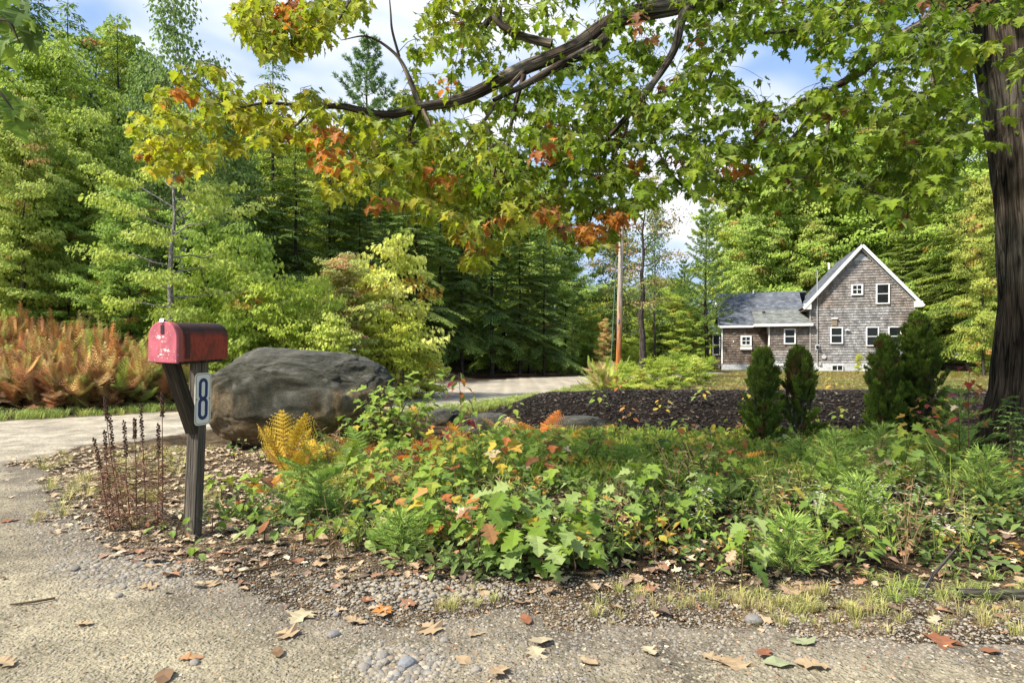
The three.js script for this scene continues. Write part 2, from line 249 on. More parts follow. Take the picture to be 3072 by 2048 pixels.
function hemlock(seed, o = {}) {
  const r = rng(seed), wood = new GB(), leaves = new GB(), Ht = 12, R = o.R ?? 2.5, cb = o.base ?? 0.12, tr = [];
  for (let i = 0; i <= 9; i++) tr.push([(r() - 0.5) * 0.1 * (i > 0 && i < 9), Ht * i / 9, (r() - 0.5) * 0.1 * (i > 0 && i < 9)]);
  wood.tube(tr, tr.map((_, i) => 0.14 * (1 - i / 9.25)), 8);
  const nb = o.branches ?? 112;
  for (let i = 0; i < nb; i++) {
    const t = lerp(cb, 0.985, Math.pow((i + 0.5) / nb, 0.92)), q = (t - cb) / (1 - cb), az = i * 2.4 + r() * 1.3, L = R * (0.08 + 0.92 * Math.pow(1 - q, 0.75)) * (0.45 + r() * 0.8) * (0.7 + 0.6 * noise3(Math.cos(az) * 1.2 + seed, q * 4, Math.sin(az) * 1.2, seed)), el = lerp(-0.05, 0.55, q) + (r() - 0.5) * 0.25;
    const ax = [Math.cos(az) * Math.cos(el), Math.sin(el), Math.sin(az) * Math.cos(el)], br = flex(along(tr, t), ax, L, 5, -L * (o.droop ?? 0.34), r, L * 0.05);
    wood.tube(br, br.map((_, m) => Math.max(0.004, 0.009 * L * (1 - m / 6))), 4);
    const step = o.step ?? 0.1, nt = Math.max(3, Math.round(L / step)), hue = mixc(o.c1 ?? [0.1, 0.17, 0.025], o.c2 ?? [0.22, 0.29, 0.05], r());
    for (let j = 1; j <= nt; j++) for (const side of [-1, 1]) {
      const s = j / nt, c = along(br, s), dir = unit(sub(along(br, Math.min(1, s + 0.02)), along(br, s - 0.05))), lat = unit(cross(dir, [0, 1, 0])), tl = (0.22 + L * 0.24) * (1.1 - 0.75 * s) * (0.6 + r() * 0.7);
      const td = unit(add(add(mul(dir, 0.75), mul(lat, side)), [0, -0.12 - r() * 0.3, 0])), up = unit([(r() - 0.5) * 0.5, 1, (r() - 0.5) * 0.5]), n2 = Math.max(2, Math.round(tl / (o.gap ?? 0.085)));
      for (let m = 0; m < n2; m++) {
        const b = add(mad(c, td, tl * (m + 0.2) / n2), [0, -tl * 0.18 * (m / n2) ** 2, 0]), sd = (m % 2 ? 1 : -1), ld = unit(add(add(td, mul(cross(td, up), sd * 0.75)), [0, -0.1 - r() * 0.25, 0])), l = (o.leaf ?? 0.19) * (0.6 + r() * 0.7);
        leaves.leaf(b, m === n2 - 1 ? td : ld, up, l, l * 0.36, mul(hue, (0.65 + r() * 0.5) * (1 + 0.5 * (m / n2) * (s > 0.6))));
      }
    }
  }
  return { wood: wood.geo(), leaves: leaves.geo(), H: Ht };
}
function pine(seed, o = {}) {
  const r = rng(seed), wood = new GB(), leaves = new GB(), Ht = 14, tr = [];
  for (let i = 0; i <= 8; i++) tr.push([(r() - 0.5) * 0.2 * (i > 0), Ht * i / 8, (r() - 0.5) * 0.2 * (i > 0)]);
  wood.tube(tr, tr.map((_, i) => 0.2 * (1 - i / 8.3)), 8);
  for (let wv = 0; wv < 17; wv++) {
    const t = lerp(o.base ?? 0.2, 0.98, wv / 16), q = (t - 0.2) / 0.8;
    for (let k = 0; k < 6; k++) {
      const az = k * 1.047 + wv * 0.7 + r() * 0.7, L = (0.5 + 2.7 * Math.pow(1 - q, 0.8)) * (0.6 + r() * 0.6), el = lerp(0.05, 0.8, q), ax = [Math.cos(az) * Math.cos(el), Math.sin(el), Math.sin(az) * Math.cos(el)], br = flex(along(tr, t), ax, L, 5, L * 0.14, r, L * 0.08);
      wood.tube(br, br.map((_, m) => Math.max(0.005, 0.013 * L * (1 - m / 6))), 4);
      const n = Math.round(5 + L * 8);
      for (let j = 0; j < n; j++) {
        const s = lerp(0.3, 1, (j + r()) / n), lat = unit(cross(ax, [0, 1, 0])), c = add(mad(along(br, s), lat, (r() - 0.5) * L * 0.55 * (1.2 - s)), [0, r() * 0.22, 0]), hue = mixc([0.11, 0.19, 0.05], [0.2, 0.29, 0.09], r());
        for (let m = 0; m < 15; m++) { const d = unit([r() - 0.5 + ax[0] * 0.4, r() * 0.9 - 0.15, r() - 0.5 + ax[2] * 0.4]); leaves.leaf(c, d, unit([r() - 0.5, r() - 0.5, r() - 0.5]), 0.2 * (0.7 + r() * 0.6), 0.035, mul(hue, 0.7 + r() * 0.6)); }
      }
    }
  }
  return { wood: wood.geo(), leaves: leaves.geo(), H: Ht };
}
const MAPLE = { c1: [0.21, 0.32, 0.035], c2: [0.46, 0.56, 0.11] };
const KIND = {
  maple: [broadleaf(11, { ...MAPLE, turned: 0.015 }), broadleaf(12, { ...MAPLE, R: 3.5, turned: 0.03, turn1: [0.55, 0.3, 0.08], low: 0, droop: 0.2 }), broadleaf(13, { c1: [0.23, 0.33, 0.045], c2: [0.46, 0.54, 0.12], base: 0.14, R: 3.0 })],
  turning: [broadleaf(14, { c1: [0.28, 0.38, 0.05], c2: [0.52, 0.57, 0.13], turned: 0.04, turn1: [0.6, 0.3, 0.12], turn2: [0.58, 0.42, 0.12], R: 2.8 }), broadleaf(19, { c1: [0.3, 0.4, 0.1], c2: [0.5, 0.52, 0.16], turned: 0.2, turn1: [0.66, 0.34, 0.18], turn2: [0.62, 0.46, 0.2], R: 2.6 })],
  sparse: [broadleaf(15, { c1: [0.12, 0.2, 0.05], c2: [0.22, 0.32, 0.08], leaves: 12, spray: 0.4, leaf: 0.1, R: 1.5, base: 0.3, high: 1.2, branches: 34, hang: 1.2, trunk: 0.009 }), broadleaf(16, { c1: [0.12, 0.2, 0.05], c2: [0.22, 0.32, 0.08], leaves: 18, R: 1.7, base: 0.25, high: 1.2, hang: 1, trunk: 0.009 })],
  shrub: [broadleaf(17, { H: 3, R: 1.15, stems: 6, branches: 54, sprays: 6, leaves: 26, spray: 0.2, leaf: 0.075, wide: 0.62, base: 0.1, c1: [0.27, 0.38, 0.04], c2: [0.5, 0.58, 0.1], trunk: 0.006 }), broadleaf(18, { H: 3, R: 1.3, stems: 5, branches: 48, sprays: 6, leaves: 30, spray: 0.22, leaf: 0.085, base: 0.06, c1: [0.36, 0.46, 0.06], c2: [0.6, 0.64, 0.16], turned: 0.05, trunk: 0.006 })],
  oak: [broadleaf(42, { c1: [0.16, 0.2, 0.04], c2: [0.34, 0.3, 0.08], leaves: 16, spray: 0.45, R: 2.6, base: 0.36, branches: 22, sprays: 9, high: 1.1, trunk: 0.02, bare: 0.4, turned: 0.15, turn1: [0.4, 0.22, 0.1], turn2: [0.45, 0.3, 0.1] })],
  aspen: [broadleaf(41, { c1: [0.3, 0.4, 0.05], c2: [0.54, 0.6, 0.13], base: 0.3, R: 2.7, branches: 26, sprays: 9, leaves: 38, leaf: 0.115, wide: 0.95, hang: 1, trunk: 0.015, bare: 0.5 })],
  hemlock: [hemlock(21), hemlock(22, { R: 2.9, base: 0.14, branches: 120 }), hemlock(23, { R: 1.9, base: 0.05 })],
  pine: [pine(31), pine(32, { base: 0.35 })],
};
const TINTS = {};
const crownMat = (tint) => TINTS[tint.join()] ??= leafy(tint, 0.5);
const ALL = [];
function tree(kind, v, px, d, top, o = {}) {   // top: the picture row where its tip shows
  const k = KIND[kind][v], p = onGround(px, d), h = EYE - (top - HORIZON) / F * d - p[1], s = h / k.H, t = thing(o.name ?? 'tree', p, o.turn ?? (px * 1.7 + d * 3.1));
  t.position.y -= 0.05; if (o.lean) t.rotation.z = o.lean; t.scale.set(s * (o.wide ?? 1), s, s * (o.wide ?? 1));
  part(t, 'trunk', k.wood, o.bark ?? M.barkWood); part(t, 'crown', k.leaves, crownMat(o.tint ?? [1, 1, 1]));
  t.userData.look = o.look; t.userData.category = o.category ?? 'tree'; (ALL[o.among] ??= []).push(t); return t;
}

// ================================================================ THE WOODS AT THE LEFT
const LW = { among: 'left wood trees' };
const A = (kind, v, px, d, top, look, tint, more = {}) => tree(kind, v, px, d, top, { look, tint, ...LW, ...more, name: more.name ?? (kind === 'hemlock' ? 'hemlock_tree' : kind === 'pine' ? 'pine_tree' : 'leafy_tree') });
const DG = [1.2, 1.22, 1], YG = [1, 1, 0.7], LG = [1.15, 1.12, 1];
A('hemlock', 0, -30, 27, -60, 'tall dark green hemlock', DG); A('hemlock', 1, 28, 25, -40, 'tall hemlock with a dense dark crown', DG); A('hemlock', 2, 68, 28, -8, 'slim dark conifer against the sky', DG); A('hemlock', 0, 96, 30, 28, 'dark hemlock with drooping boughs', DG);
A('hemlock', 2, 118, 27, 14, 'slender pale green conifer', [1.9, 1.6, 1.2]); A('sparse', 0, 184, 22, -20, 'thin birch with loose airy leaves', LG, { bark: M.barkPale }); A('sparse', 1, 150, 25, 50, 'small leaved birch with open crown', LG, { bark: M.barkPale });
A('hemlock', 1, 158, 31, 62, 'broad dark hemlock', DG); A('hemlock', 0, 205, 29, 96, 'dark green hemlock with shaded lower boughs', DG); A('hemlock', 1, 238, 27, 110, 'wide blue green hemlock', [1, 1.12, 1]); A('hemlock', 2, 273, 33, 48, 'narrow hemlock rising to a point', DG);
A('hemlock', 0, 296, 28, 118, 'bushy dark hemlock', DG); A('hemlock', 1, 330, 30, 128, 'deep green hemlock with layered boughs', DG); A('maple', 0, 48, 21, 46, 'yellow green leafy maple', YG); A('maple', 2, 92, 19, 112, 'yellow green maple with rounded crown', YG);
A('sparse', 1, 222, 24, 100, 'light green aspen with flickering leaves', LG, { bark: M.barkPale }); A('pine', 0, 368, 40, 44, 'soft topped blue green white pine', [1.25, 1.25, 1.3]); A('pine', 1, 400, 44, 100, 'tall bare stemmed white pine', [1, 1, 1]); A('maple', 0, 122, 30, 30, 'tall green maple', [0.9, 0.95, 0.9]);
A('maple', 1, 12, 18, 112, 'maple with pale green leaves', [1.1, 1.05, 1.05]); A('turning', 0, 22, 17, 96, 'maple turning salmon near its top', [1.05, 1.05, 1.05], { wide: 0.8 }); A('maple', 1, 70, 18.5, 190, 'young maple with layered leaves', [1, 1.05, 1.05]);
A('aspen', 0, 166, 14.3, 112, 'aspen with straight pale grey trunk', [1, 1, 1], { bark: M.barkPale, name: 'aspen_tree' }); A('maple', 0, 132, 17, 190, 'leafy green maple', [0.85, 0.95, 0.9]); A('maple', 2, 210, 17, 196, 'small green maple', [1, 1.08, 1]);
A('shrub', 0, 232, 16, 210, 'tall green hazel-like bush', [0.95, 1, 0.9]); A('maple', 1, 104, 17, 262, 'low maple with broad layered leaves', [1.1, 1.1, 1]);
A('maple', 0, -40, 18, 60, 'green maple', YG); A('maple', 2, -70, 19, 150, 'light green maple', LG);

// bushes along the far edge of the driveway
const BU = { among: 'driveway bushes', category: 'bush', name: 'bush' };
const B = (kind, v, px, d, top, look, tint, more = {}) => tree(kind, v, px, d, top, { look, tint, ...BU, ...more, bark: M.stem });
B('shrub', 0, 180, 15.2, 288, 'green bush with a few yellow leaves', [0.95, 0.95, 0.85]); B('shrub', 1, 262, 15.5, 255, 'bright light green bush', [1, 1.05, 0.9]); B('shrub', 0, 292, 15, 262, 'fresh green thicket bush', [1.05, 1.05, 0.8]);
B('turning', 1, 345, 16.5, 252, 'bush with red orange leaf clusters', [0.95, 0.95, 0.9], { wide: 1.3 }); B('shrub', 1, 385, 17.5, 230, 'tall pale yellow green bush', [1.25, 1.15, 1.2]); B('shrub', 0, 402, 16.5, 300, 'yellow green bush', [1.3, 1.15, 0.9]); B('shrub', 1, 325, 14.8, 300, 'leafy light green bush', [1.05, 1.05, 0.9]);
B('shrub', 1, 425, 17.5, 345, 'low pale bush beside the gravel', [1.25, 1.15, 1], { wide: 1.6 }); B('shrub', 0, 225, 14.6, 325, 'low green bush', [1, 1, 0.9]); B('shrub', 0, 245, 15.0, 300, 'medium green bush', [0.9, 1, 0.8]);
B('turning', 1, 60, 19, 290, 'low bush with orange and green leaves', [1, 1, 0.9], { wide: 1.5 }); B('turning', 1, 118, 17.5, 296, 'low rusty and yellow bush', [0.9, 0.8, 0.9], { wide: 1.7 }); B('shrub', 0, 20, 19.5, 285, 'dull green bush', [0.8, 0.9, 0.8]);

// ================================================================ THE SHADED STAND IN THE MIDDLE
const CW = { among: 'shaded stand trees' };
const C = (kind, v, px, d, top, look, tint, more = {}) => tree(kind, v, px, d, top, { look, tint, ...CW, ...more, name: kind === 'hemlock' ? 'hemlock_tree' : kind === 'pine' ? 'pine_tree' : 'leafy_tree' });
C('hemlock', 1, 416, 31, 150, 'dense dark hemlock', DG); C('hemlock', 0, 440, 33, 170, 'dark hemlock with drooping boughs', DG); C('hemlock', 1, 462, 33, 190, 'tall hemlock with a thick straight trunk', DG, { wide: 0.9 }); C('hemlock', 0, 492, 34, 180, 'deep green hemlock', [1, 1.1, 0.95]);
C('hemlock', 1, 520, 35, 205, 'dark hemlock with light tipped boughs', [1.2, 1.2, 1]); C('hemlock', 0, 544, 35.5, 225, 'bluish green hemlock', [1, 1.1, 1.1]); C('hemlock', 2, 380, 34, 160, 'slim shaded hemlock', DG); C('hemlock', 1, 360, 30, 180, 'broad shaded hemlock', DG);
C('maple', 2, 476, 39, 150, 'green maple rising behind the hemlocks', [0.95, 1, 0.9]); C('maple', 0, 530, 40, 170, 'leafy maple behind the hemlocks', [1, 1, 0.9]); C('maple', 2, 566, 40, 235, 'green maple', [0.9, 1, 1]); C('maple', 0, 430, 40, 130, 'tall green maple', [0.95, 1, 0.9]); C('hemlock', 2, 572, 38, 300, 'low dark hemlock', DG);
C('sparse', 1, 505, 41, 140, 'thin tree with few leaves', [0.9, 0.9, 0.8]); C('hemlock', 0, 590, 41, 315, 'low bushy hemlock', DG); C('hemlock', 1, 610, 43, 322, 'small dark hemlock', DG);
C('oak', 0, 641, 31, 178, 'tall oak with leaning dark trunk', [1, 1, 1], { lean: 0.09 }); C('sparse', 1, 618, 40, 215, 'oak with open brownish leaves', [1, 0.8, 0.8], { wide: 1.2 }); C('sparse', 0, 655, 44, 205, 'half dead bare spruce', [0.7, 0.8, 0.8]); C('turning', 1, 604, 36, 318, 'small maple with yellow orange leaves', [1.2, 1, 1], { wide: 0.8 });

// ================================================================ THE WOODS AROUND THE HOUSE
const RW = { among: 'house wood trees' };
const D = (kind, v, px, d, top, look, tint, more = {}) => tree(kind, v, px, d, top, { look, tint, ...RW, ...more, name: kind === 'hemlock' ? 'hemlock_tree' : kind === 'pine' ? 'pine_tree' : 'leafy_tree' });
D('pine', 0, 706, 50, 206, 'white pine with long level boughs', [1.5, 1.45, 1]); D('pine', 0, 684, 54, 262, 'smaller pine', [1.4, 1.35, 1]); D('turning', 0, 746, 58, 200, 'yellow and pale orange maple', [0.92, 1, 0.95]); D('maple', 0, 768, 60, 176, 'tall yellow green maple', [1.02, 1.06, 0.8], { wide: 0.75 }); D('turning', 0, 786, 62, 190, 'golden green maple', [0.95, 1, 0.85]);
D('maple', 1, 796, 62, 150, 'wide yellow green maple', [1, 1.05, 0.75]); D('maple', 2, 822, 60, 140, 'tall green maple', [0.95, 1, 0.75]); D('turning', 0, 815, 58, 220, 'maple with orange flecks', [0.95, 0.97, 0.9]); D('maple', 0, 850, 61, 120, 'dense green maple', [0.92, 1, 0.75]); D('maple', 1, 884, 60, 118, 'broad leafy maple', [0.9, 1, 0.75]);
D('maple', 2, 912, 58, 130, 'green maple with high crown', [0.88, 1, 0.8]); D('hemlock', 1, 930, 54, 150, 'light green hemlock', [1.7, 1.5, 0.9]); D('hemlock', 1, 905, 52, 210, 'broad hemlock behind the gable', [1.5, 1.4, 0.9]); D('hemlock', 0, 944, 48, 160, 'tall hemlock with pale tips', [1.7, 1.5, 1]); D('hemlock', 1, 968, 45, 170, 'wide hemlock beside the house', [1.6, 1.45, 0.95]);
D('maple', 1, 1000, 47, 110, 'yellow green maple', [0.95, 1, 0.8]); D('turning', 0, 984, 36, 176, 'maple with orange tinted upper leaves', [1, 0.95, 0.85], { wide: 0.6 }); D('hemlock', 1, 1012, 40, 140, 'deep green hemlock', [1.3, 1.3, 0.9]); D('maple', 0, 1040, 44, 100, 'tall green maple', [0.95, 1, 0.75]); D('shrub', 1, 985, 38, 318, 'pale leafy bush at the wood edge', [0.95, 1, 0.9], {});
D('hemlock', 0, 750, 66, 170, 'dark hemlock standing farther back', [1.1, 1.1, 0.8]); D('hemlock', 0, 868, 66, 160, 'dark hemlock', [1.1, 1.1, 0.8]);

// bushes on the grass between pole and house
const GB_ = { among: 'bushes near the house', category: 'bush', name: 'bush' };
const E = (v, px, d, top, look, tint, wide) => tree('shrub', v, px, d, top, { look, tint, ...GB_, wide, bark: M.stem });
E(0, 626, 20, 356, 'light green rounded bush', [1.1, 1.1, 0.9], 1.1); E(1, 640, 19, 362, 'pale yellow green bush', [1.0, 1, 0.8], 1.2); E(0, 654, 21, 350, 'tall green bush', [1.05, 1.05, 0.8], 1.1); E(1, 668, 22, 354, 'bright leafy bush', [0.95, 1, 0.8], 1.2); E(0, 682, 23, 347, 'tallest green bush', [1, 1.05, 0.8], 1.1); E(1, 694, 25, 352, 'dense light green bush', [1.05, 1.05, 0.9], 1.2); E(0, 706, 29, 352, 'bush beside the house corner', [1, 1.05, 0.8], 1.2); E(1, 648, 16.5, 380, 'low loose bush', [1.1, 1, 0.9], 1.3); E(0, 676, 17.5, 382, 'low feathery bush', [1.1, 1.05, 0.9], 1.3); E(1, 702, 20, 384, 'small loose bush', [1.1, 1, 0.9], 1.3); E(0, 616, 18, 375, 'small bush at the pole foot', [1.1, 1.05, 0.8], 1.2); E(0, 858, 39, 350, 'slender pale bush by the foundation', [1.4, 1.2, 1.1], 0.55);
for (const k in ALL) inOrder(ALL[k], k);

// the wood farther back, one mass
{
  const r = rng(99), woods = new THREE.Group(); woods.name = 'woods'; tag(woods, 'dense mixed wood filling the distance behind the nearer trees', 'woods', null, 'stuff'); scene.add(woods);
  const rows = []; for (let i = 0; i < 26; i++) rows.push([556 + i * 5.6 + r() * 5, 50 + (i % 3) * 8, 262 + r() * 44 + (i % 3 === 0 ? 20 : 0), r()]); for (let i = 0; i < 150; i++) { const row = i % 3, px = -160 + (i / 150) * 1360 + (r() - 0.5) * 24, gap = px > 540 && px < 722; rows.push([px, (px < 380 ? [34, 42, 54] : px < 640 ? [46, 54, 66] : [68, 76, 86])[row] + r() * 5, gap ? 290 + r() * 40 : px < 380 ? 110 + r() * 60 : px < 560 ? 175 + r() * 60 : 150 + r() * 60, r()]); }
  [['shrub', 0, [1.3, 1.2, 0.8]], ['hemlock', 0, [0.9, 1, 0.8]], ['hemlock', 1, [1.3, 1.25, 0.9]], ['maple', 1, [1.15, 1.1, 0.8]], ['maple', 2, [1.25, 1.1, 0.7]], ['maple', 0, [1, 1, 0.8]]].forEach(([kind, v, tint], n) => {
    const mine = kind === 'shrub' ? Array.from({ length: 110 }, (_, i) => { const px = -80 + i * 10.6 + r() * 8, d = (px < 380 ? 20 : px < 640 ? 41 : 62) + r() * 9; return [px, d, HORIZON + (EYE - G((px - 512) / F * d, d) - 1.6 - r() * 1.6) * F / d, r()]; }) : rows.filter((q, i) => (i * 7 + (i >> 2)) % 5 === n - 1), k = KIND[kind][v], w = new THREE.InstancedMesh(k.wood, M.barkWood, mine.length), c = new THREE.InstancedMesh(k.leaves, crownMat(tint), mine.length);
    w.name = 'trunk'; c.name = 'crown';
    mine.forEach(([px, d, top, q], i) => { const p = onGround(px, d), h = Math.max(2, EYE - (top - HORIZON) / F * d - p[1]), s = h / k.H, m = new THREE.Matrix4().compose(new THREE.Vector3(p[0], p[1] - 0.1, p[2]), new THREE.Quaternion().setFromAxisAngle(new THREE.Vector3(0, 1, 0), q * 6.28), new THREE.Vector3(s * (0.9 + q * 0.3), s, s * (0.9 + q * 0.3))); w.setMatrixAt(i, m); c.setMatrixAt(i, m); });
    woods.add(w, c);
  });
}

// ================================================================ THE HOUSE (local axes: x along the gable wall, y up, z towards the road)
{
  const hx = 21.63, hd = 46, house = thing('house', [hx, 0, -hd], -16 * Math.PI / 180), r = rng(5), gy = 0.5;
  tag(house, 'weathered grey shingled house with steep gable and low left wing', 'house');
  const white = std([0.72, 0.72, 0.7], 0.7), whiteWall = std([0.74, 0.75, 0.76], 0.9, { map: scaled(grain, 0.35) }), sheath = std([0.09, 0.075, 0.06], 0.95), soffit = std([0.2, 0.15, 0.11], 0.9), glass = new THREE.MeshPhysicalMaterial({ color: new THREE.Color().setRGB(0.012, 0.015, 0.015), roughness: 0.08, metalness: 0, specularIntensity: 0.5 });
  const shingleMat = std([1, 1, 1], 0.95, { vertexColors: true, map: scaled(grain, 0.5) }), roofMat = std([1, 1, 1], 0.95, { vertexColors: true, map: scaled(grain, 0.6) }), wood = std([0.32, 0.17, 0.09], 0.9, { map: scaled(woodgrain, 1) });
  const shell = (pts, z0, z1) => { const s = new THREE.Shape(pts.map((p) => new THREE.Vector2(...p))), g = new THREE.ExtrudeGeometry(s, { depth: z1 - z0, bevelEnabled: false }); g.translate(0, 0, z0); return g; };
  // bodies
  part(house, 'wall', shell([[0, 1.15], [6.72, 1.15], [6.72, 5.55], [3.36, 9.1], [0, 5.55]], -8, 0), sheath);
  part(house, 'wall', shell([[-2.73, 1.15], [0, 1.15], [0, 4.0], [-2.73, 4.0]], -2.2, -0.06), sheath);
  part(house, 'wall', shell([[-6, 1.05], [0, 1.05], [0, 3.98], [-6, 3.98]], -8.2, -1.3), sheath);
  part(house, 'wall', (() => { const s = new THREE.Shape([[-8.2, 3.9], [-1.3, 3.9], [-4.8, 6.6]].map((p) => new THREE.Vector2(...p))), g = new THREE.ExtrudeGeometry(s, { depth: 0.2, bevelEnabled: false }); g.rotateY(-Math.PI / 2); g.translate(-5.8, 0, 0); return g; })(), sheath);
  const f = new GB(); f.box(-0.02, 0.1, -8.05, 6.74, 1.16, 0.02); f.box(-2.74, 0.1, -2.3, -0.03, 1.16, -0.04); f.box(-6.02, 0.1, -8.2, -2.75, 1.06, -1.28); part(house, 'foundation', f.geo(), whiteWall);
  // shingles, course by course
  function cladding(u0, u1, v0, v1, z, inside, tone) {
    const g = new GB(); let row = 0;
    for (let v = v0; v < v1; v += 0.188, row++) for (let u = u0 - r() * 0.12; u < u1; ) {
      const w = 0.08 + r() * 0.13, a = Math.max(u, u0), b = Math.min(u + w - 0.006, u1); u += w; if (b - a < 0.02 || !inside((a + b) / 2, v + 0.08)) continue;
      const t = tone(a, v, r()), out = 0.045 + r() * 0.016, lo = v - r() * 0.012, zt = z + 0.006, k = 0.7 + r() * 0.55, c = mul(t, k);
      g.quad([a, lo, z + out], [b, lo, z + out], [b, v + 0.17, zt], [a, v + 0.215, zt], c, [a, v]).quad([a, lo, z], [b, lo, z], [b, lo, z + out], [a, lo, z + out], c, [a, v]);
      g.quad([b, lo, z + out], [b, lo, z], [b, v + 0.17, z], [b, v + 0.215, zt], c, [a, v]);
    }
    return g;
  }
  const grey = [0.4, 0.395, 0.39], brown = [0.28, 0.225, 0.18];
  const tone = (u, v, q) => { const weather = clamp(fbm(u * 0.5, v * 0.5, 3, 3, 77) * 1.5 - 0.25 + (v < 5 ? 0.35 : -0.2), 0, 1); return mixc(mixc(brown, [0.3, 0.2, 0.13], q * 0.6), grey, weather); };
  const stuffed = (m) => { m.userData.kind = 'stuff'; return m; };
  stuffed(part(house, 'wall_shingles', cladding(0.0, 6.72, 1.17, 9.1, 0, (u, v) => v < 5.55 + (3.36 - Math.abs(u - 3.36)) * 1.065, tone).geo(), shingleMat));
  stuffed(part(house, 'wall_shingles', cladding(-2.73, -0.01, 1.17, 3.98, -0.06, () => true, (u, v, q) => mixc(tone(u, v, q), [0.24, 0.19, 0.16], v > 2 ? 0.6 : 0)).geo(), shingleMat));
  stuffed(part(house, 'wall_shingles', cladding(-6, -2.74, 1.08, 3.95, -1.3, () => true, (u, v, q) => mixc(brown, [0.2, 0.15, 0.12], q)).geo(), shingleMat));
  // roofs with shingle courses: corners a-b along the eave, then up by s
  function roof(name, a, b, up, n, colors, thick = 0.1) {
    const g = new GB(), ex = sub(b, a), L = len(ex), e = unit(ex), sl = len(up), s = unit(up), nr = unit(cross(e, s)); if (nr[1] < 0) nr.forEach((q, i) => nr[i] = -q);
    const bx = (o0, o1, s0, s1, h0, h1, c) => { const P = (i, j, k) => add(a, add(add(mul(e, i), mul(s, j)), mul(nr, k))); const q = [P(o0, s0, h0), P(o1, s0, h0), P(o1, s1, h0), P(o0, s1, h0), P(o0, s0, h1), P(o1, s0, h1), P(o1, s1, h1), P(o0, s1, h1)]; g.quad(q[4], q[5], q[6], q[7], c, [o0, s0]).quad(q[0], q[1], q[5], q[4], mul(c, 0.7), [o0, s0]).quad(q[1], q[2], q[6], q[5], c, [o0, s0]).quad(q[3], q[0], q[4], q[7], c, [o0, s0]).quad(q[2], q[3], q[7], q[6], c, [o0, s0]).quad(q[3], q[2], q[1], q[0], c, [o0, s0]); };
    const slab = g; bx(0, L, 0, sl, -thick, 0, colors[0]);
    for (let i = 0; i < n; i++) for (let u = -r() * 0.3; u < L; ) { const w = 0.2 + r() * 0.25, x0 = Math.max(u, 0), x1 = Math.min(u + w, L); u += w; if (x1 - x0 < 0.03) continue; bx(x0, x1 - 0.004, i / n * sl, Math.min(sl, (i + 1.02) / n * sl), 0.001, 0.012 + r() * 0.008 + (i % 2) * 0.003, mul(mixc(colors[0], colors[1], r()), 0.8 + r() * 0.35)); }
    return part(house, name, slab.geo(), roofMat);
  }
  const slate = [[0.13, 0.145, 0.17], [0.19, 0.205, 0.23]], pale = [[0.2, 0.215, 0.2], [0.25, 0.26, 0.235]];
  roof('roof', [-0.42, 5.16, 0.34], [-0.42, 5.16, -8.3], [3.78, 4.34, 0], 34, slate, 0.12); roof('roof', [7.14, 5.16, -8.3], [7.14, 5.16, 0.34], [-3.78, 4.34, 0], 34, slate, 0.12);
  roof('wing_roof', [-6.3, 3.98, -1.0], [0.0, 3.98, -1.0], [0, 2.86, -3.8], 30, slate, 0.1); roof('wing_roof', [0.5, 3.98, -8.6], [-6.3, 3.98, -8.6], [0, 2.86, 3.8], 14, slate, 0.1);
  roof('porch_roof', [-3.75, 4.02, 0.36], [0.15, 4.02, 0.36], [0, 1.2, -2.95], 15, pale, 0.08);
  // white trim
  const t = new GB();
  const rake = (x0, y0, x1, y1, z, w, th) => t.bar([x0, y0, z], [x1, y1, z], th, w, null, [0, 0, 1]);
  rake(-0.46, 5.06, 3.36, 9.44, 0.37, 0.05, 0.2); rake(7.18, 5.06, 3.36, 9.44, 0.37, 0.05, 0.2); rake(-0.2, 5.22, 3.36, 9.3, 0.05, 0.05, 0.16); rake(6.92, 5.22, 3.36, 9.3, 0.05, 0.05, 0.16);
  t.box(-0.4, 5.0, 0.06, 0.06, 5.42, 0.35); t.box(6.66, 5.0, 0.06, 7.12, 5.42, 0.35);
  t.box(-3.78, 3.8, 0.37, 0.18, 4.0, 0.41); t.box(-3.78, 3.82, -1.0, -3.74, 4.0, 0.37); t.box(-6.32, 3.82, -0.99, -3.8, 3.97, -0.95); t.box(-6.05, 1.06, -1.3, -5.95, 3.9, -1.22); t.box(-2.78, 1.17, -1.28, -2.7, 3.9, -0.0); part(house, 'trim', t.geo(), white);
  const so = new GB(); so.box(-0.4, 4.95, -8, -0.02, 5.0, 0.3); so.box(-3.7, 3.84, -1.25, 0.1, 3.88, 0.34); so.box(-6.3, 3.83, -1.28, -3.8, 3.86, -1.0); part(house, 'soffit', so.geo(), soffit);
  part(house, 'corner_board', new GB().box(-0.02, 1.16, -0.04, 0.08, 5.0, 0.07).geo(), std([0.3, 0.28, 0.26], 0.9)); part(house, 'corner_board', new GB().box(6.64, 1.16, -0.04, 6.75, 5.3, 0.07).geo(), std([0.3, 0.28, 0.26], 0.9));
  // windows
  function window_(x0, y0, x1, y1, zz, cols, rows, wide = 0.075, label) {
    const z = zz + 0.02, fr = new GB(), d = z + 0.09; fr.box(x0, y0, z, x0 + wide, y1, d).box(x1 - wide, y0, z, x1, y1, d).box(x0 + wide, y1 - wide, z, x1 - wide, y1, d).box(x0 + wide, y0, z, x1 - wide, y0 + wide, d - 0.004);
    const win = part(house, 'window', fr.geo(), white); if (label) win.userData.label = label;
    const a = x0 + wide, b = x1 - wide, c = y0 + wide, e = y1 - wide, mu = new GB();
    for (let i = 1; i < cols; i++) { const x = lerp(a, b, i / cols); mu.box(x - 0.02, c, z + 0.03, x + 0.02, e, d - 0.015); }
    for (let j = 1; j < rows; j++) { const y = lerp(c, e, j / rows); mu.box(a, y - 0.025, z + 0.028, b, y + 0.025, d - 0.02); }
    part(win, 'sash', mu.geo(), white);
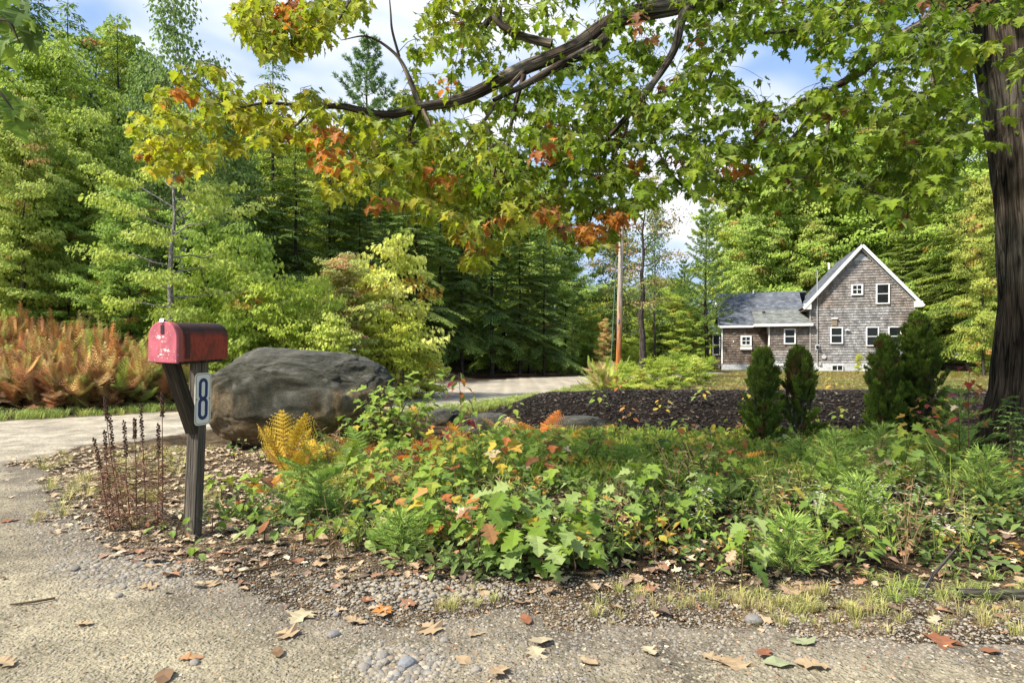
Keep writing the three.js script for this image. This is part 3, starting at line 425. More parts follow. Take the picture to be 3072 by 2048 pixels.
    for (let i = 0; i < cols; i++) for (let j = 0; j < rows; j++) part(win, 'pane', new GB().box(lerp(a, b, i / cols) + 0.022, lerp(c, e, j / rows) + 0.027, z + 0.012, lerp(a, b, (i + 1) / cols) - 0.022, lerp(c, e, (j + 1) / rows) - 0.027, z + 0.036 + (j ? 0.012 : 0)).geo(), glass);
  }
  window_(2.71, 5.95, 3.46, 6.73, 0.03, 2, 2, 0.1, 'small four pane window high in the gable'); window_(4.28, 5.28, 5.14, 6.72, 0.03, 1, 2, 0.08); window_(1.34, 2.5, 2.17, 3.7, 0.03, 1, 2, 0.08); window_(3.65, 2.32, 4.47, 3.69, 0.03, 1, 2, 0.07); window_(5.05, 2.32, 5.87, 3.69, 0.03, 1, 2, 0.07);
  window_(-1.74, 2.5, -0.94, 3.63, -0.03, 1, 2, 0.085); window_(-4.65, 2.42, -3.86, 3.21, -1.27, 2, 2, 0.12, 'small four pane window over a white flower box'); window_(1.44, 0.56, 2.18, 0.98, 0.02, 2, 1, 0.04, 'low basement window in the white foundation');
  // gable louvre
  const lou = part(house, 'louvre', shell([[2.85, 8.4], [3.87, 8.4], [3.36, 8.94]], 0.03, 0.05), std([0.3, 0.34, 0.36], 0.8)); for (let i = 0; i < 5; i++) { const y = 8.43 + i * 0.09, h = 0.47 - i * 0.085; part(lou, 'slat', new GB().bar([3.36 - h, y, 0.062], [3.36 + h, y, 0.062], 0.02, 0.06).geo(), std([0.45, 0.48, 0.48], 0.7)); }
  // flower box, vent hoods, lamp, meter, mast
  const fb = part(house, 'flower_box', new GB().box(-4.68, 2.14, -1.26, -3.84, 2.35, -1.06).geo(), white); { const g = new GB(); for (let i = 0; i < 60; i++) g.leaf([-4.6 + r() * 0.7, 2.33, -1.2 + r() * 0.1], unit([r() - 0.5, 1, r() - 0.5]), unit([r() - 0.5, r(), 1]), 0.1 + r() * 0.08, 0.04, [0.3, 0.3, 0.14]); part(fb, 'dried_flowers', g.geo(), leafy([1, 1, 1], 0.3)); }
  part(house, 'vent_hood', new GB().box(1.46, 3.8, 0.03, 1.78, 4.26, 0.14).geo(), std([0.24, 0.19, 0.14], 0.9)); part(house, 'vent_cap', new GB().box(1.42, 4.27, 0.03, 1.82, 4.36, 0.2).geo(), white);
  part(house, 'wall_lamp', new GB().bar([2.44, 3.52, 0.03], [2.44, 3.5, 0.18], 0.08, 0.08).bar([2.3, 3.45, 0.16], [2.44, 3.5, 0.18], 0.09, 0.09).bar([2.58, 3.45, 0.16], [2.44, 3.5, 0.18], 0.09, 0.09).geo(), white);
  part(house, 'dryer_vent', new THREE.CylinderGeometry(0.15, 0.15, 0.1, 20).rotateX(Math.PI / 2).translate(0.93, 1.57, 0.08), std([0.45, 0.45, 0.45], 0.6));
  const mast = part(house, 'conduit', new GB().tube([[0.49, 1.0, 0.1], [0.49, 7.88, 0.1]], 0.035, 8).tube([[0.49, 7.8, 0.1], [0.49, 7.93, 0.12], [0.49, 7.9, 0.24]], 0.05, 8).geo(), std([0.42, 0.43, 0.44], 0.5, { metalness: 0.3 }));
  part(mast, 'meter', new THREE.CylinderGeometry(0.11, 0.11, 0.12, 20).rotateX(Math.PI / 2).translate(0.49, 2.27, 0.2), glass); part(mast, 'meter_box', new GB().box(0.35, 2.06, 0.05, 0.63, 2.46, 0.15).geo(), std([0.45, 0.46, 0.47], 0.6)); part(mast, 'junction_box', new GB().box(0.6, 0.95, 0.04, 0.75, 1.2, 0.12).geo(), std([0.4, 0.4, 0.4], 0.6));
  part(house, 'outlet', new GB().box(-5.22, 3.32, -1.26, -5.02, 3.48, -1.2).geo(), std([0.12, 0.11, 0.1], 0.8)); part(house, 'outlet', new GB().box(-5.2, 2.72, -1.26, -5.12, 2.84, -1.22).geo(), white);
  part(house, 'vent_pipe', new GB().tube([[-3.45, 6.72, -4.5], [-3.45, 7.02, -4.5]], 0.06, 10).geo(), white); part(house, 'vent_pipe', new GB().tube([[1.75, 8.2, -2.5], [1.75, 8.7, -2.5]], 0.075, 12).geo(), white); part(house, 'vent_pipe', new GB().tube([[-2.95, 4.95, -1.7], [-2.95, 5.06, -1.7]], 0.12, 10).geo(), std([0.03, 0.03, 0.03]));
  part(house, 'flood_lamp', new GB().bar([-6.0, 5.9, -4.8], [-6.3, 5.9, -4.8], 0.05, 0.05).tube([[-6.3, 5.75, -4.8], [-6.3, 6.15, -4.8]], [0.2, 0.1], 12).geo(), white);
  // lattice under the bump
  { const l = new GB(); for (let i = 0; i < 9; i++) { const x = -2.1 + i * 0.1; l.bar([x, 0.52, -0.015], [x + 0.44, 0.96, -0.015], 0.03, 0.012).bar([x + 0.44, 0.52, -0.002], [x, 0.96, -0.002], 0.03, 0.012); } l.box(-2.2, 0.94, -0.03, -1.0, 1.0, 0.012).box(-2.2, 0.48, -0.03, -1.0, 0.53, 0.012); part(house, 'lattice', l.geo(), white); part(house, 'lattice_opening', new GB().box(-2.15, 0.5, -0.045, -1.05, 0.98, -0.036).geo(), std([0.03, 0.03, 0.03])); }
  // bay at the left end
  const bay = part(house, 'bay', new GB().box(-6.72, 0.9, -4.2, -6.02, 3.5, -2.2).geo(), sheath);
  { const q = cladding(-6.72, -6.03, 0.92, 1.72, -2.2, () => true, (u, v, k) => mixc(brown, [0.18, 0.13, 0.1], k)); stuffed(part(bay, 'shingles', q.geo(), shingleMat)); const b = new GB(); b.quad([-7.0, 3.5, -1.95], [-5.98, 3.5, -1.95], [-5.98, 4.15, -2.6], [-6.4, 4.15, -2.9], [0.15, 0.16, 0.185], [0, 0]).quad([-7.0, 3.5, -4.4], [-7.0, 3.5, -1.95], [-6.4, 4.15, -2.9], [-6.4, 4.15, -3.8], [0.15, 0.16, 0.185], [0, 0]); part(bay, 'roof', b.geo(), roofMat); part(bay, 'trim', new GB().box(-7.02, 3.4, -1.98, -5.98, 3.5, -1.93).box(-7.02, 3.4, -4.4, -6.98, 3.5, -1.98).geo(), white); }
  window_(-6.68, 1.75, -6.1, 3.36, -2.18, 1, 2, 0.07, 'tall window of the bay at the left end');
  // entry steps and rail
  const st = new GB(); for (let i = 0; i < 3; i++) st.box(-4.0 + i * 0.28, 0.4, -1.2, -3.72 + i * 0.28, 0.62 + i * 0.2, -0.2); st.box(-3.16, 0.4, -1.2, -2.78, 1.2, -0.2); part(house, 'steps', st.geo(), wood);
  const ra = new GB(); ra.box(-4.06, 0.4, -0.22, -3.94, 1.5, -0.1).box(-3.0, 0.9, -0.22, -2.88, 2.2, -0.1).bar([-4.15, 1.42, -0.16], [-2.94, 2.2, -0.16], 0.12, 0.06).bar([-4.0, 1.0, -0.16], [-2.94, 1.8, -0.16], 0.08, 0.05); part(house, 'railing', ra.geo(), wood);
  part(house, 'door', new GB().box(-2.8, 1.2, -1.15, -2.745, 3.3, -0.3).geo(), std([0.22, 0.1, 0.07], 0.7));
}

// ================================================================ UTILITY POLE
{
  const p = onGround(617.5, 22), pole = thing('utility_pole', p), r = rng(3), pts = [], h = 8.3; tag(pole, 'bare wooden utility pole, orange brown at its foot, beside the driveway', 'utility pole');
  for (let i = 0; i <= 30; i++) pts.push([0.012 * i * 0.6 + Math.sin(i * 0.3) * 0.01, -0.2 + h * i / 30, 0]);
  part(pole, 'shaft', new GB().tube(pts, pts.map((_, i) => lerp(0.098, 0.075, i / 30)), 20, (v) => mixc([0.5, 0.19, 0.06], [0.56, 0.51, 0.44], smooth(v, 1.2, 4.2))).geo(), std([1.25, 1.2, 1.15], 0.9, { vertexColors: true, map: scaled(woodgrain, 2, 0.5), bumpMap: scaled(woodgrain, 2, 0.5), bumpScale: 0.015 }));
  part(pole, 'guy_wire', new GB().tube([[0.1, 7.4, 0], [-0.35, 0.0, 0.5]], 0.012, 5).geo(), std([0.1, 0.2, 0.14], 0.6)); part(pole, 'marker', new GB().box(-0.02, 2.3, 0.085, 0.03, 2.42, 0.11).geo(), std([0.5, 0.5, 0.48], 0.4, { metalness: 0.6 }));
}

// ================================================================ BOULDERS
function rock(name, p, [sx, sy, sz], seed, mat, turn = 0, shape) {
  const g = new THREE.IcosahedronGeometry(1, sx > 0.6 ? 46 : 14), a = g.attributes.position, c = []; const r = rng(seed), cuts = Array.from({ length: 10 }, () => ({ n: unit([r() - 0.5, (r() - 0.5) * 0.9, r() - 0.5]), d: 0.78 + r() * 0.2 }));
  for (let i = 0; i < a.count; i++) {
    let q = unit([a.getX(i), a.getY(i), a.getZ(i)]), v = q.map((e) => Math.sign(e) * Math.pow(Math.abs(e), sx > 0.6 ? 0.66 : 0.78));
    v = mul(v, 0.86); for (const k of cuts) { const e = dot(v, k.n) - k.d; if (e > 0) v = mad(v, k.n, -e * 0.82); }
    const n = fbm(q[0] * 1.7 + seed, q[1] * 1.7, q[2] * 1.7, 4, seed) - 0.5, m = fbm(q[0] * 7, q[1] * 7, q[2] * 7, 5, seed + 3) - 0.5; v = mul(v, 1 + n * 0.28 + m * 0.06 - smooth(Math.abs(fbm(q[0] * 1.8, q[1] * 1.8 + 3, q[2] * 1.8, 3, seed + 8) - 0.5), 0.02, 0) * 0.02);
    let w = [v[0] * sx, v[1] * sy, v[2] * sz]; if (shape) w = shape(w, q); a.setXYZ(i, ...w);
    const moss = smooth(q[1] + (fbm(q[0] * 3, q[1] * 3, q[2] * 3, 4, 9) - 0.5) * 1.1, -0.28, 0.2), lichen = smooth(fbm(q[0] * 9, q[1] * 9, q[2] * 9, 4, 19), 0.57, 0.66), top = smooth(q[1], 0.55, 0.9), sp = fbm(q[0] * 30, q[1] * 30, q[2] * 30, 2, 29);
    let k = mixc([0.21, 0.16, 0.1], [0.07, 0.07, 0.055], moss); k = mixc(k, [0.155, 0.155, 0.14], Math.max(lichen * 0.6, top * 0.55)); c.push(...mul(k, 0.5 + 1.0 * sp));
  }
  g.setAttribute('color', new THREE.Float32BufferAttribute(c, 3)); g.deleteAttribute('uv'); g.deleteAttribute('normal');
  const uv = []; for (let i = 0; i < a.count; i++) uv.push(a.getX(i) + a.getZ(i) * 0.6, a.getY(i) + a.getZ(i) * 0.35); g.setAttribute('uv', new THREE.Float32BufferAttribute(uv, 2)); g.computeVertexNormals();
  // smooth normals across the shared corners
  { const at = new Map(), nn = g.attributes.normal; const key = (i) => Math.round(a.getX(i) * 5000) + ',' + Math.round(a.getY(i) * 5000) + ',' + Math.round(a.getZ(i) * 5000); for (let i = 0; i < a.count; i++) { const k = key(i), s = at.get(k) ?? [0, 0, 0]; s[0] += nn.getX(i); s[1] += nn.getY(i); s[2] += nn.getZ(i); at.set(k, s); } for (let i = 0; i < a.count; i++) nn.setXYZ(i, ...unit(at.get(key(i)))); }
  const m = new THREE.Mesh(g, mat); m.name = numbered(name); m.position.set(...p); m.rotation.y = turn; scene.add(m); return m;
}
const stoneMat = std([1.15, 1.12, 1.05], 0.92, { vertexColors: true, map: scaled(grain, 1.6), bumpMap: scaled(grit, 2.2), bumpScale: 0.014 });
{
  const p = [-2.86, 0, -8.75];
  tag(rock('boulder', [p[0], 0.68, p[2]], [1.36, 0.78, 1.02], 4, stoneMat, 0.12, (w) => { const t = w[0] / 1.42; return [w[0], w[1] * (w[1] > 0 ? 1 - 0.13 * smooth(t, -0.4, 1) : 1) - 0.02 * t, w[2] * (w[1] < -0.2 ? 1 + (w[1] + 0.2) * 0.35 : 1)]; }), 'huge dark grey boulder with brown lower side behind the mailbox', 'boulder');
  const rocks = [[1470, 1262, 0.34, 0.2, 'grey mossy rock at the left end of the mulch bed', 9.2], [1330, 1205, 0.4, 0.22, 'dark rock beside the gravel drive', 11], [1410, 1275, 0.25, 0.16, 'small dark rock in the ferns', 8.6], [1740, 1285, 0.42, 0.14, 'flat mossy rock half buried in front of the mulch', 8.4], [1905, 1325, 0.35, 0.09, 'low flat stone in the green ground cover', 7.6]];
  rocks.forEach(([px, py, s, h, label, d], i) => { const q = onGround(px / 3, d); tag(rock('rock', [q[0], q[1] + h * 0.35, q[2]], [s, h, s * 0.8], 40 + i, stoneMat, i), label, 'rock'); });
}

// ================================================================ MAILBOX
{
  const b = groundPoint(577 / 3, 1606 / 3), box = thing('mailbox', b, -9.3 * Math.PI / 180), r = rng(8); tag(box, 'faded red rural mailbox on a leaning weathered wooden post', 'mailbox'); box.rotation.z = -0.045; box.rotation.order = 'YXZ';
  const oldWood = std([0.2, 0.175, 0.14], 0.95, { map: scaled(woodgrain, 3, 0.8), bumpMap: scaled(woodgrain, 3, 0.8), bumpScale: 0.008 }), darkWood = std([0.085, 0.07, 0.05], 0.95, { map: scaled(woodgrain, 3, 0.8), bumpMap: scaled(woodgrain, 3, 0.8), bumpScale: 0.01 });
  const rounded = (w, h, d) => { const s = new THREE.Shape([[-w, -d], [w, -d], [w, d], [-w, d]].map((p) => new THREE.Vector2(...p))), g = new THREE.ExtrudeGeometry(s, { depth: h, bevelEnabled: true, bevelSize: 0.006, bevelThickness: 0.004, bevelSegments: 2 }); g.rotateX(-Math.PI / 2); return g; };
  part(box, 'post', rounded(0.034, 1.36, 0.034).translate(0, -0.2, 0), oldWood);
  part(box, 'brace', new GB().bar([0, 0.7, 0.03], [0, 1.165, 0.28], 0.072, 0.072, null, [0, 0, 1]).geo(), darkWood);
  const top = new THREE.Group(); top.name = 'letter_box'; box.add(top); top.position.set(0, 1.168, 0.09); top.scale.setScalar(0.91); top.rotation.x = 0.05;
  const board = part(top, 'board', new GB().box(-0.085, -0.02, -0.25, 0.085, 0.006, 0.24).geo(), darkWood);
  const arch = (w, h, n = 22) => { const q = [[-w, 0], [-w, h - w]]; for (let i = 1; i < n; i++) { const a = Math.PI - Math.PI * i / n; q.push([Math.cos(a) * w, h - w + Math.sin(a) * w]); } q.push([w, h - w], [w, 0]); return q; };
  const paint = texture(512, (u, v) => { const a = tiledFbm(u, v, 5, 5, 81), g = tiledFbm(u, v, 30, 3, 84), s = tiledFbm(u, v * 0.3, 40, 2, 86); const k = smooth(a, 0.45, 0.62); let c = mixc([0.66, 0.27, 0.24], [0.52, 0.24, 0.2], k); c = mixc(c, [0.34, 0.26, 0.2], smooth(g, 0.66, 0.8) * 0.5); return mul(c, 0.85 + (s - 0.5) * 0.35); }, true);
  const shellG = new GB(), ar = arch(0.098, 0.262), L0 = -0.29, L1 = 0.26; let run = 0;
  for (let i = 0; i + 1 < ar.length; i++) { const w = Math.hypot(ar[i + 1][0] - ar[i][0], ar[i + 1][1] - ar[i][1]), A = [...ar[i], L1], B = [...ar[i + 1], L1], Cc = [...ar[i + 1], L0], Dd = [...ar[i], L0], u0 = run, u1 = run + w; run = u1;
    const grime = (y) => mixc([1, 1, 1], [0.13, 0.17, 0.14], smooth(y, 0.15, 0.22)), c0 = grime(ar[i][1]), c1 = grime(ar[i + 1][1]); shellG.p.push(...Dd, ...Cc, ...B, ...Dd, ...B, ...A); shellG.u.push(L0, u0, L0, u1, L1, u1, L0, u0, L1, u1, L1, u0); shellG.c.push(...c0, ...c1, ...c1, ...c0, ...c1, ...c0); }
  const paintMat = std([1.15, 0.95, 0.72], 0.62, { map: scaled(paint, 2.2), vertexColors: true, side: THREE.DoubleSide, bumpMap: scaled(grit, 4), bumpScale: 0.0015 });
  part(top, 'shell', shellG.geo(), paintMat);
  const endShape = (w, h) => new THREE.Shape(arch(w, h).map((p) => new THREE.Vector2(...p)));
  { const g = new THREE.ExtrudeGeometry(endShape(0.0965, 0.26), { depth: 0.004, bevelEnabled: false }); g.translate(0, 0, L0 + 0.002); g.setAttribute('color', new THREE.Float32BufferAttribute(new Array(g.attributes.position.count * 3).fill(0.9), 3)); part(top, 'back', g, paintMat); }
  part(top, 'floor', new GB().box(-0.095, 0.0065, L0 + 0.01, 0.095, 0.012, L1 - 0.005).geo(), std([0.2, 0.08, 0.07], 0.7));
  // the door: a cap with a folded rim, pink from the sun, paint flaked to white
  const S = 512, chips = texture(S, (u, v) => {
    const x = u, y = v, patch = (cx, cy, rx, ry) => Math.max(0, 1 - Math.hypot((x - cx) / rx, (y - cy) / ry)), n = tiledFbm(u, v, 22, 4, 91), n2 = tiledFbm(u, v, 60, 2, 95);
    const m = Math.max(patch(0.4, 0.62, 0.26, 0.07), patch(0.62, 0.27, 0.2, 0.13), patch(0.42, 0.22, 0.2, 0.11), patch(0.52, 0.52, 0.12, 0.05), patch(0.35, 0.66, 0.12, 0.05), patch(0.5, 0.1, 0.3, 0.04) * 0.6), flake = smooth(m * 0.75 + (n - 0.5) * 1.9 + (n2 - 0.5) * 0.7, 0.5, 0.58) || (n2 > 0.83 && n > 0.5 ? 0.8 : 0);
    return mixc(mul([0.79, 0.4, 0.45], 0.93 + (tiledFbm(u, v, 5, 3, 97) - 0.5) * 0.3), [0.8, 0.8, 0.78], flake);
  }, true);
  const dg = new THREE.ExtrudeGeometry(endShape(0.1005, 0.266), { depth: 0.012, bevelEnabled: true, bevelSize: 0.006, bevelThickness: 0.006, bevelSegments: 3, curveSegments: 20 }); { const p = dg.attributes.position, uv = []; for (let i = 0; i < p.count; i++) uv.push((p.getX(i) + 0.1) / 0.2, p.getY(i) / 0.266); dg.setAttribute('uv', new THREE.Float32BufferAttribute(uv, 2)); } dg.translate(0, -0.002, L1 + 0.006);
  const doorG = part(top, 'door', dg, std([1, 1, 1], 0.6, { map: chips })); doorG.userData.label = 'sun bleached pink door with flaked white spots';
  part(doorG, 'rim', (() => { const g = new GB(), q = arch(0.1035, 0.269); for (let i = 0; i + 1 < q.length; i++) g.quad([...q[i], L1 - 0.045], [...q[i + 1], L1 - 0.045], [...q[i + 1], L1 + 0.006], [...q[i], L1 + 0.006]); return g.geo(); })(), std([0.3, 0.075, 0.065], 0.65, { side: THREE.DoubleSide }));
  part(doorG, 'slot', new GB().box(-0.012, 0.185, L1 + 0.0245, 0.012, 0.245, L1 + 0.0275).geo(), std([0.035, 0.02, 0.02], 0.8)); part(doorG, 'catch', new GB().bar([0, 0.262, L1 - 0.02], [-0.006, 0.284, L1 + 0.02], 0.03, 0.006).bar([-0.006, 0.284, L1 + 0.02], [-0.004, 0.262, L1 + 0.03], 0.026, 0.006).geo(), std([0.55, 0.56, 0.58], 0.35, { metalness: 0.8 }));
  { const flag = part(top, 'flag', new GB().box(0.1, 0.02, 0.145, 0.104, 0.2, 0.185).geo(), std([0.06, 0.022, 0.02], 0.75)); }
  // the number sign screwed to the right face of the post
  const sign = thing('number_sign', [0, 0, 0]); tag(sign, 'white house number sign with a tall navy 8 on the mailbox post', 'number sign'); box.updateMatrixWorld(true);
  const q = new THREE.Matrix4().multiplyMatrices(box.matrixWorld, new THREE.Matrix4().compose(new THREE.Vector3(0.0435, 0.912, 0.014), new THREE.Quaternion().setFromEuler(new THREE.Euler(0, Math.PI / 2 - 0.12, 0.028)), new THREE.Vector3(1, 1, 1))); q.decompose(sign.position, sign.quaternion, sign.scale);
  const rr = (w, h, rad) => { const s = new THREE.Shape(); s.moveTo(-w + rad, -h); s.lineTo(w - rad, -h); s.absarc(w - rad, -h + rad, rad, -Math.PI / 2, 0); s.lineTo(w, h - rad); s.absarc(w - rad, h - rad, rad, 0, Math.PI / 2); s.lineTo(-w + rad, h); s.absarc(-w + rad, h - rad, rad, Math.PI / 2, Math.PI); s.lineTo(-w, -h + rad); s.absarc(-w + rad, -h + rad, rad, Math.PI, 1.5 * Math.PI); return s; };
  const flat = (s, depth, z) => { const g = new THREE.ExtrudeGeometry(s, { depth, bevelEnabled: false, curveSegments: 16 }); g.translate(0, 0, z); return g; };
  const navy = std([0.012, 0.03, 0.13], 0.5), ring = (W0, H0, R0, W1, H1, R1, z, d) => { const s = rr(W0, H0, R0), hole = rr(W1, H1, R1); s.holes.push(hole); return flat(s, d, z); };
  part(sign, 'plate', flat(rr(0.07, 0.172, 0.03), 0.004, 0), std([0.74, 0.73, 0.66], 0.45)); part(sign, 'border', ring(0.062, 0.164, 0.024, 0.0592, 0.161, 0.021, 0.0042, 0.0006), std([0.05, 0.055, 0.07], 0.5));
  const eight = part(sign, 'digit', ring(0.039, 0.072, 0.038, 0.0155, 0.05, 0.0154, 0.0044, 0.0012).translate(0, 0.065, 0), navy); part(eight, 'lower_loop', ring(0.042, 0.074, 0.04, 0.017, 0.051, 0.0168, 0.0043, 0.0012).translate(0, -0.063, 0), navy);
  for (const x of [-0.055, 0.055]) part(sign, 'screw', new THREE.SphereGeometry(0.005, 10, 8).scale(1, 1, 0.5).translate(x, 0, 0.0045), std([0.3, 0.24, 0.12], 0.4, { metalness: 0.7 }));
}

// ================================================================ LEAF BLADES FOR NEAR PLANTS (base at the origin, tip along +y, face along +z, one unit long)
function blade(half, fold = 0.22, curl = 0.28, wave = 0) {   // half outline from base to tip
  const p = [], quad = (a, b, c, d) => p.push(...a, ...b, ...c, ...a, ...c, ...d), tri = (a, b, c) => p.push(...a, ...b, ...c);
  const z = (x, y) => Math.abs(x) * fold - curl * y * y + wave * Math.sin(y * 9 + x * 7) * Math.abs(x), P = (x, y) => [x, y, z(x, y)];
  for (const s of [1, -1]) for (let i = 0; i + 1 < half.length; i++) {
    const [x0, y0] = half[i], [x1, y1] = half[i + 1], a = P(0, clamp(y0 * 0.9 + 0.03, 0, 1)), b = P(s * x0, y0), c = P(s * x1, y1), d = P(0, i + 2 === half.length ? 1 : clamp(y1 * 0.9 + 0.03, 0, 1));
    if (s > 0) { tri(a, b, c); if (x1 > 0.001) tri(a, c, d); } else { tri(a, c, b); if (x1 > 0.001) tri(a, d, c); }
  }
  const g = new THREE.BufferGeometry(); g.setAttribute('position', new THREE.Float32BufferAttribute(p, 3)); g.computeVertexNormals(); return g;
}
const OUT = {
  maple: [[0.02, 0], [0.26, -0.08], [0.22, 0.08], [0.5, 0.14], [0.42, 0.24], [0.62, 0.44], [0.4, 0.44], [0.22, 0.5], [0.3, 0.66], [0.15, 0.72], [0, 1]],
  red: [[0.03, 0], [0.26, 0.02], [0.34, 0.2], [0.54, 0.52], [0.34, 0.5], [0.19, 0.56], [0.2, 0.74], [0, 1]],
  oak: [[0.02, 0], [0.08, 0.1], [0.24, 0.17], [0.13, 0.27], [0.35, 0.44], [0.15, 0.5], [0.37, 0.7], [0.17, 0.73], [0.2, 0.87], [0, 1]],
  oval: [[0.01, 0], [0.2, 0.2], [0.27, 0.42], [0.2, 0.7], [0, 1]],
};
const BLADE = {}; for (const k in OUT) BLADE[k] = [blade(OUT[k], 0.2, 0.25, 0.1), blade(OUT[k], 0.26, 0.36, 0.2), blade(OUT[k], 0.12, 0.1, 0.25)];
const PAL = {   // leaf colours, each a handful of shared materials
  green: [[0.19, 0.3, 0.03], [0.24, 0.36, 0.035], [0.15, 0.25, 0.035], [0.29, 0.4, 0.05]], dark: [[0.09, 0.16, 0.025], [0.12, 0.2, 0.035], [0.15, 0.22, 0.04]], lime: [[0.3, 0.42, 0.05], [0.24, 0.36, 0.05], [0.38, 0.44, 0.06]],
  yellow: [[0.6, 0.45, 0.05], [0.5, 0.42, 0.06], [0.62, 0.36, 0.05]], orange: [[0.56, 0.22, 0.05], [0.48, 0.16, 0.05], [0.58, 0.3, 0.08]], red: [[0.42, 0.05, 0.03], [0.5, 0.1, 0.05], [0.3, 0.05, 0.05]], rust: [[0.33, 0.13, 0.05], [0.4, 0.2, 0.08], [0.26, 0.11, 0.05]], sage: [[0.21, 0.29, 0.08], [0.27, 0.34, 0.11], [0.18, 0.27, 0.06]], tan: [[0.5, 0.38, 0.24], [0.42, 0.3, 0.18], [0.55, 0.44, 0.3], [0.35, 0.22, 0.12]],
};
const PALM = {}; for (const k in PAL) PALM[k] = PAL[k].map((c) => leafPlain(c, k === 'tan' ? 0.15 : k === 'sage' ? 0.3 : 0.5));
const pick = (r, list) => list[Math.floor(r() * list.length)];
function basis(ax, nr) { const y = unit(ax), z0 = unit(mad(nr, y, -dot(nr, y))), x = cross(y, z0); return new THREE.Matrix4().makeBasis(new THREE.Vector3(...x), new THREE.Vector3(...y), new THREE.Vector3(...z0)); }
function setLeaf(o, p, ax, nr, s, sx = 1) { o.quaternion.setFromRotationMatrix(basis(ax, nr)); o.position.set(...p); o.scale.set(s * sx, s, s); }

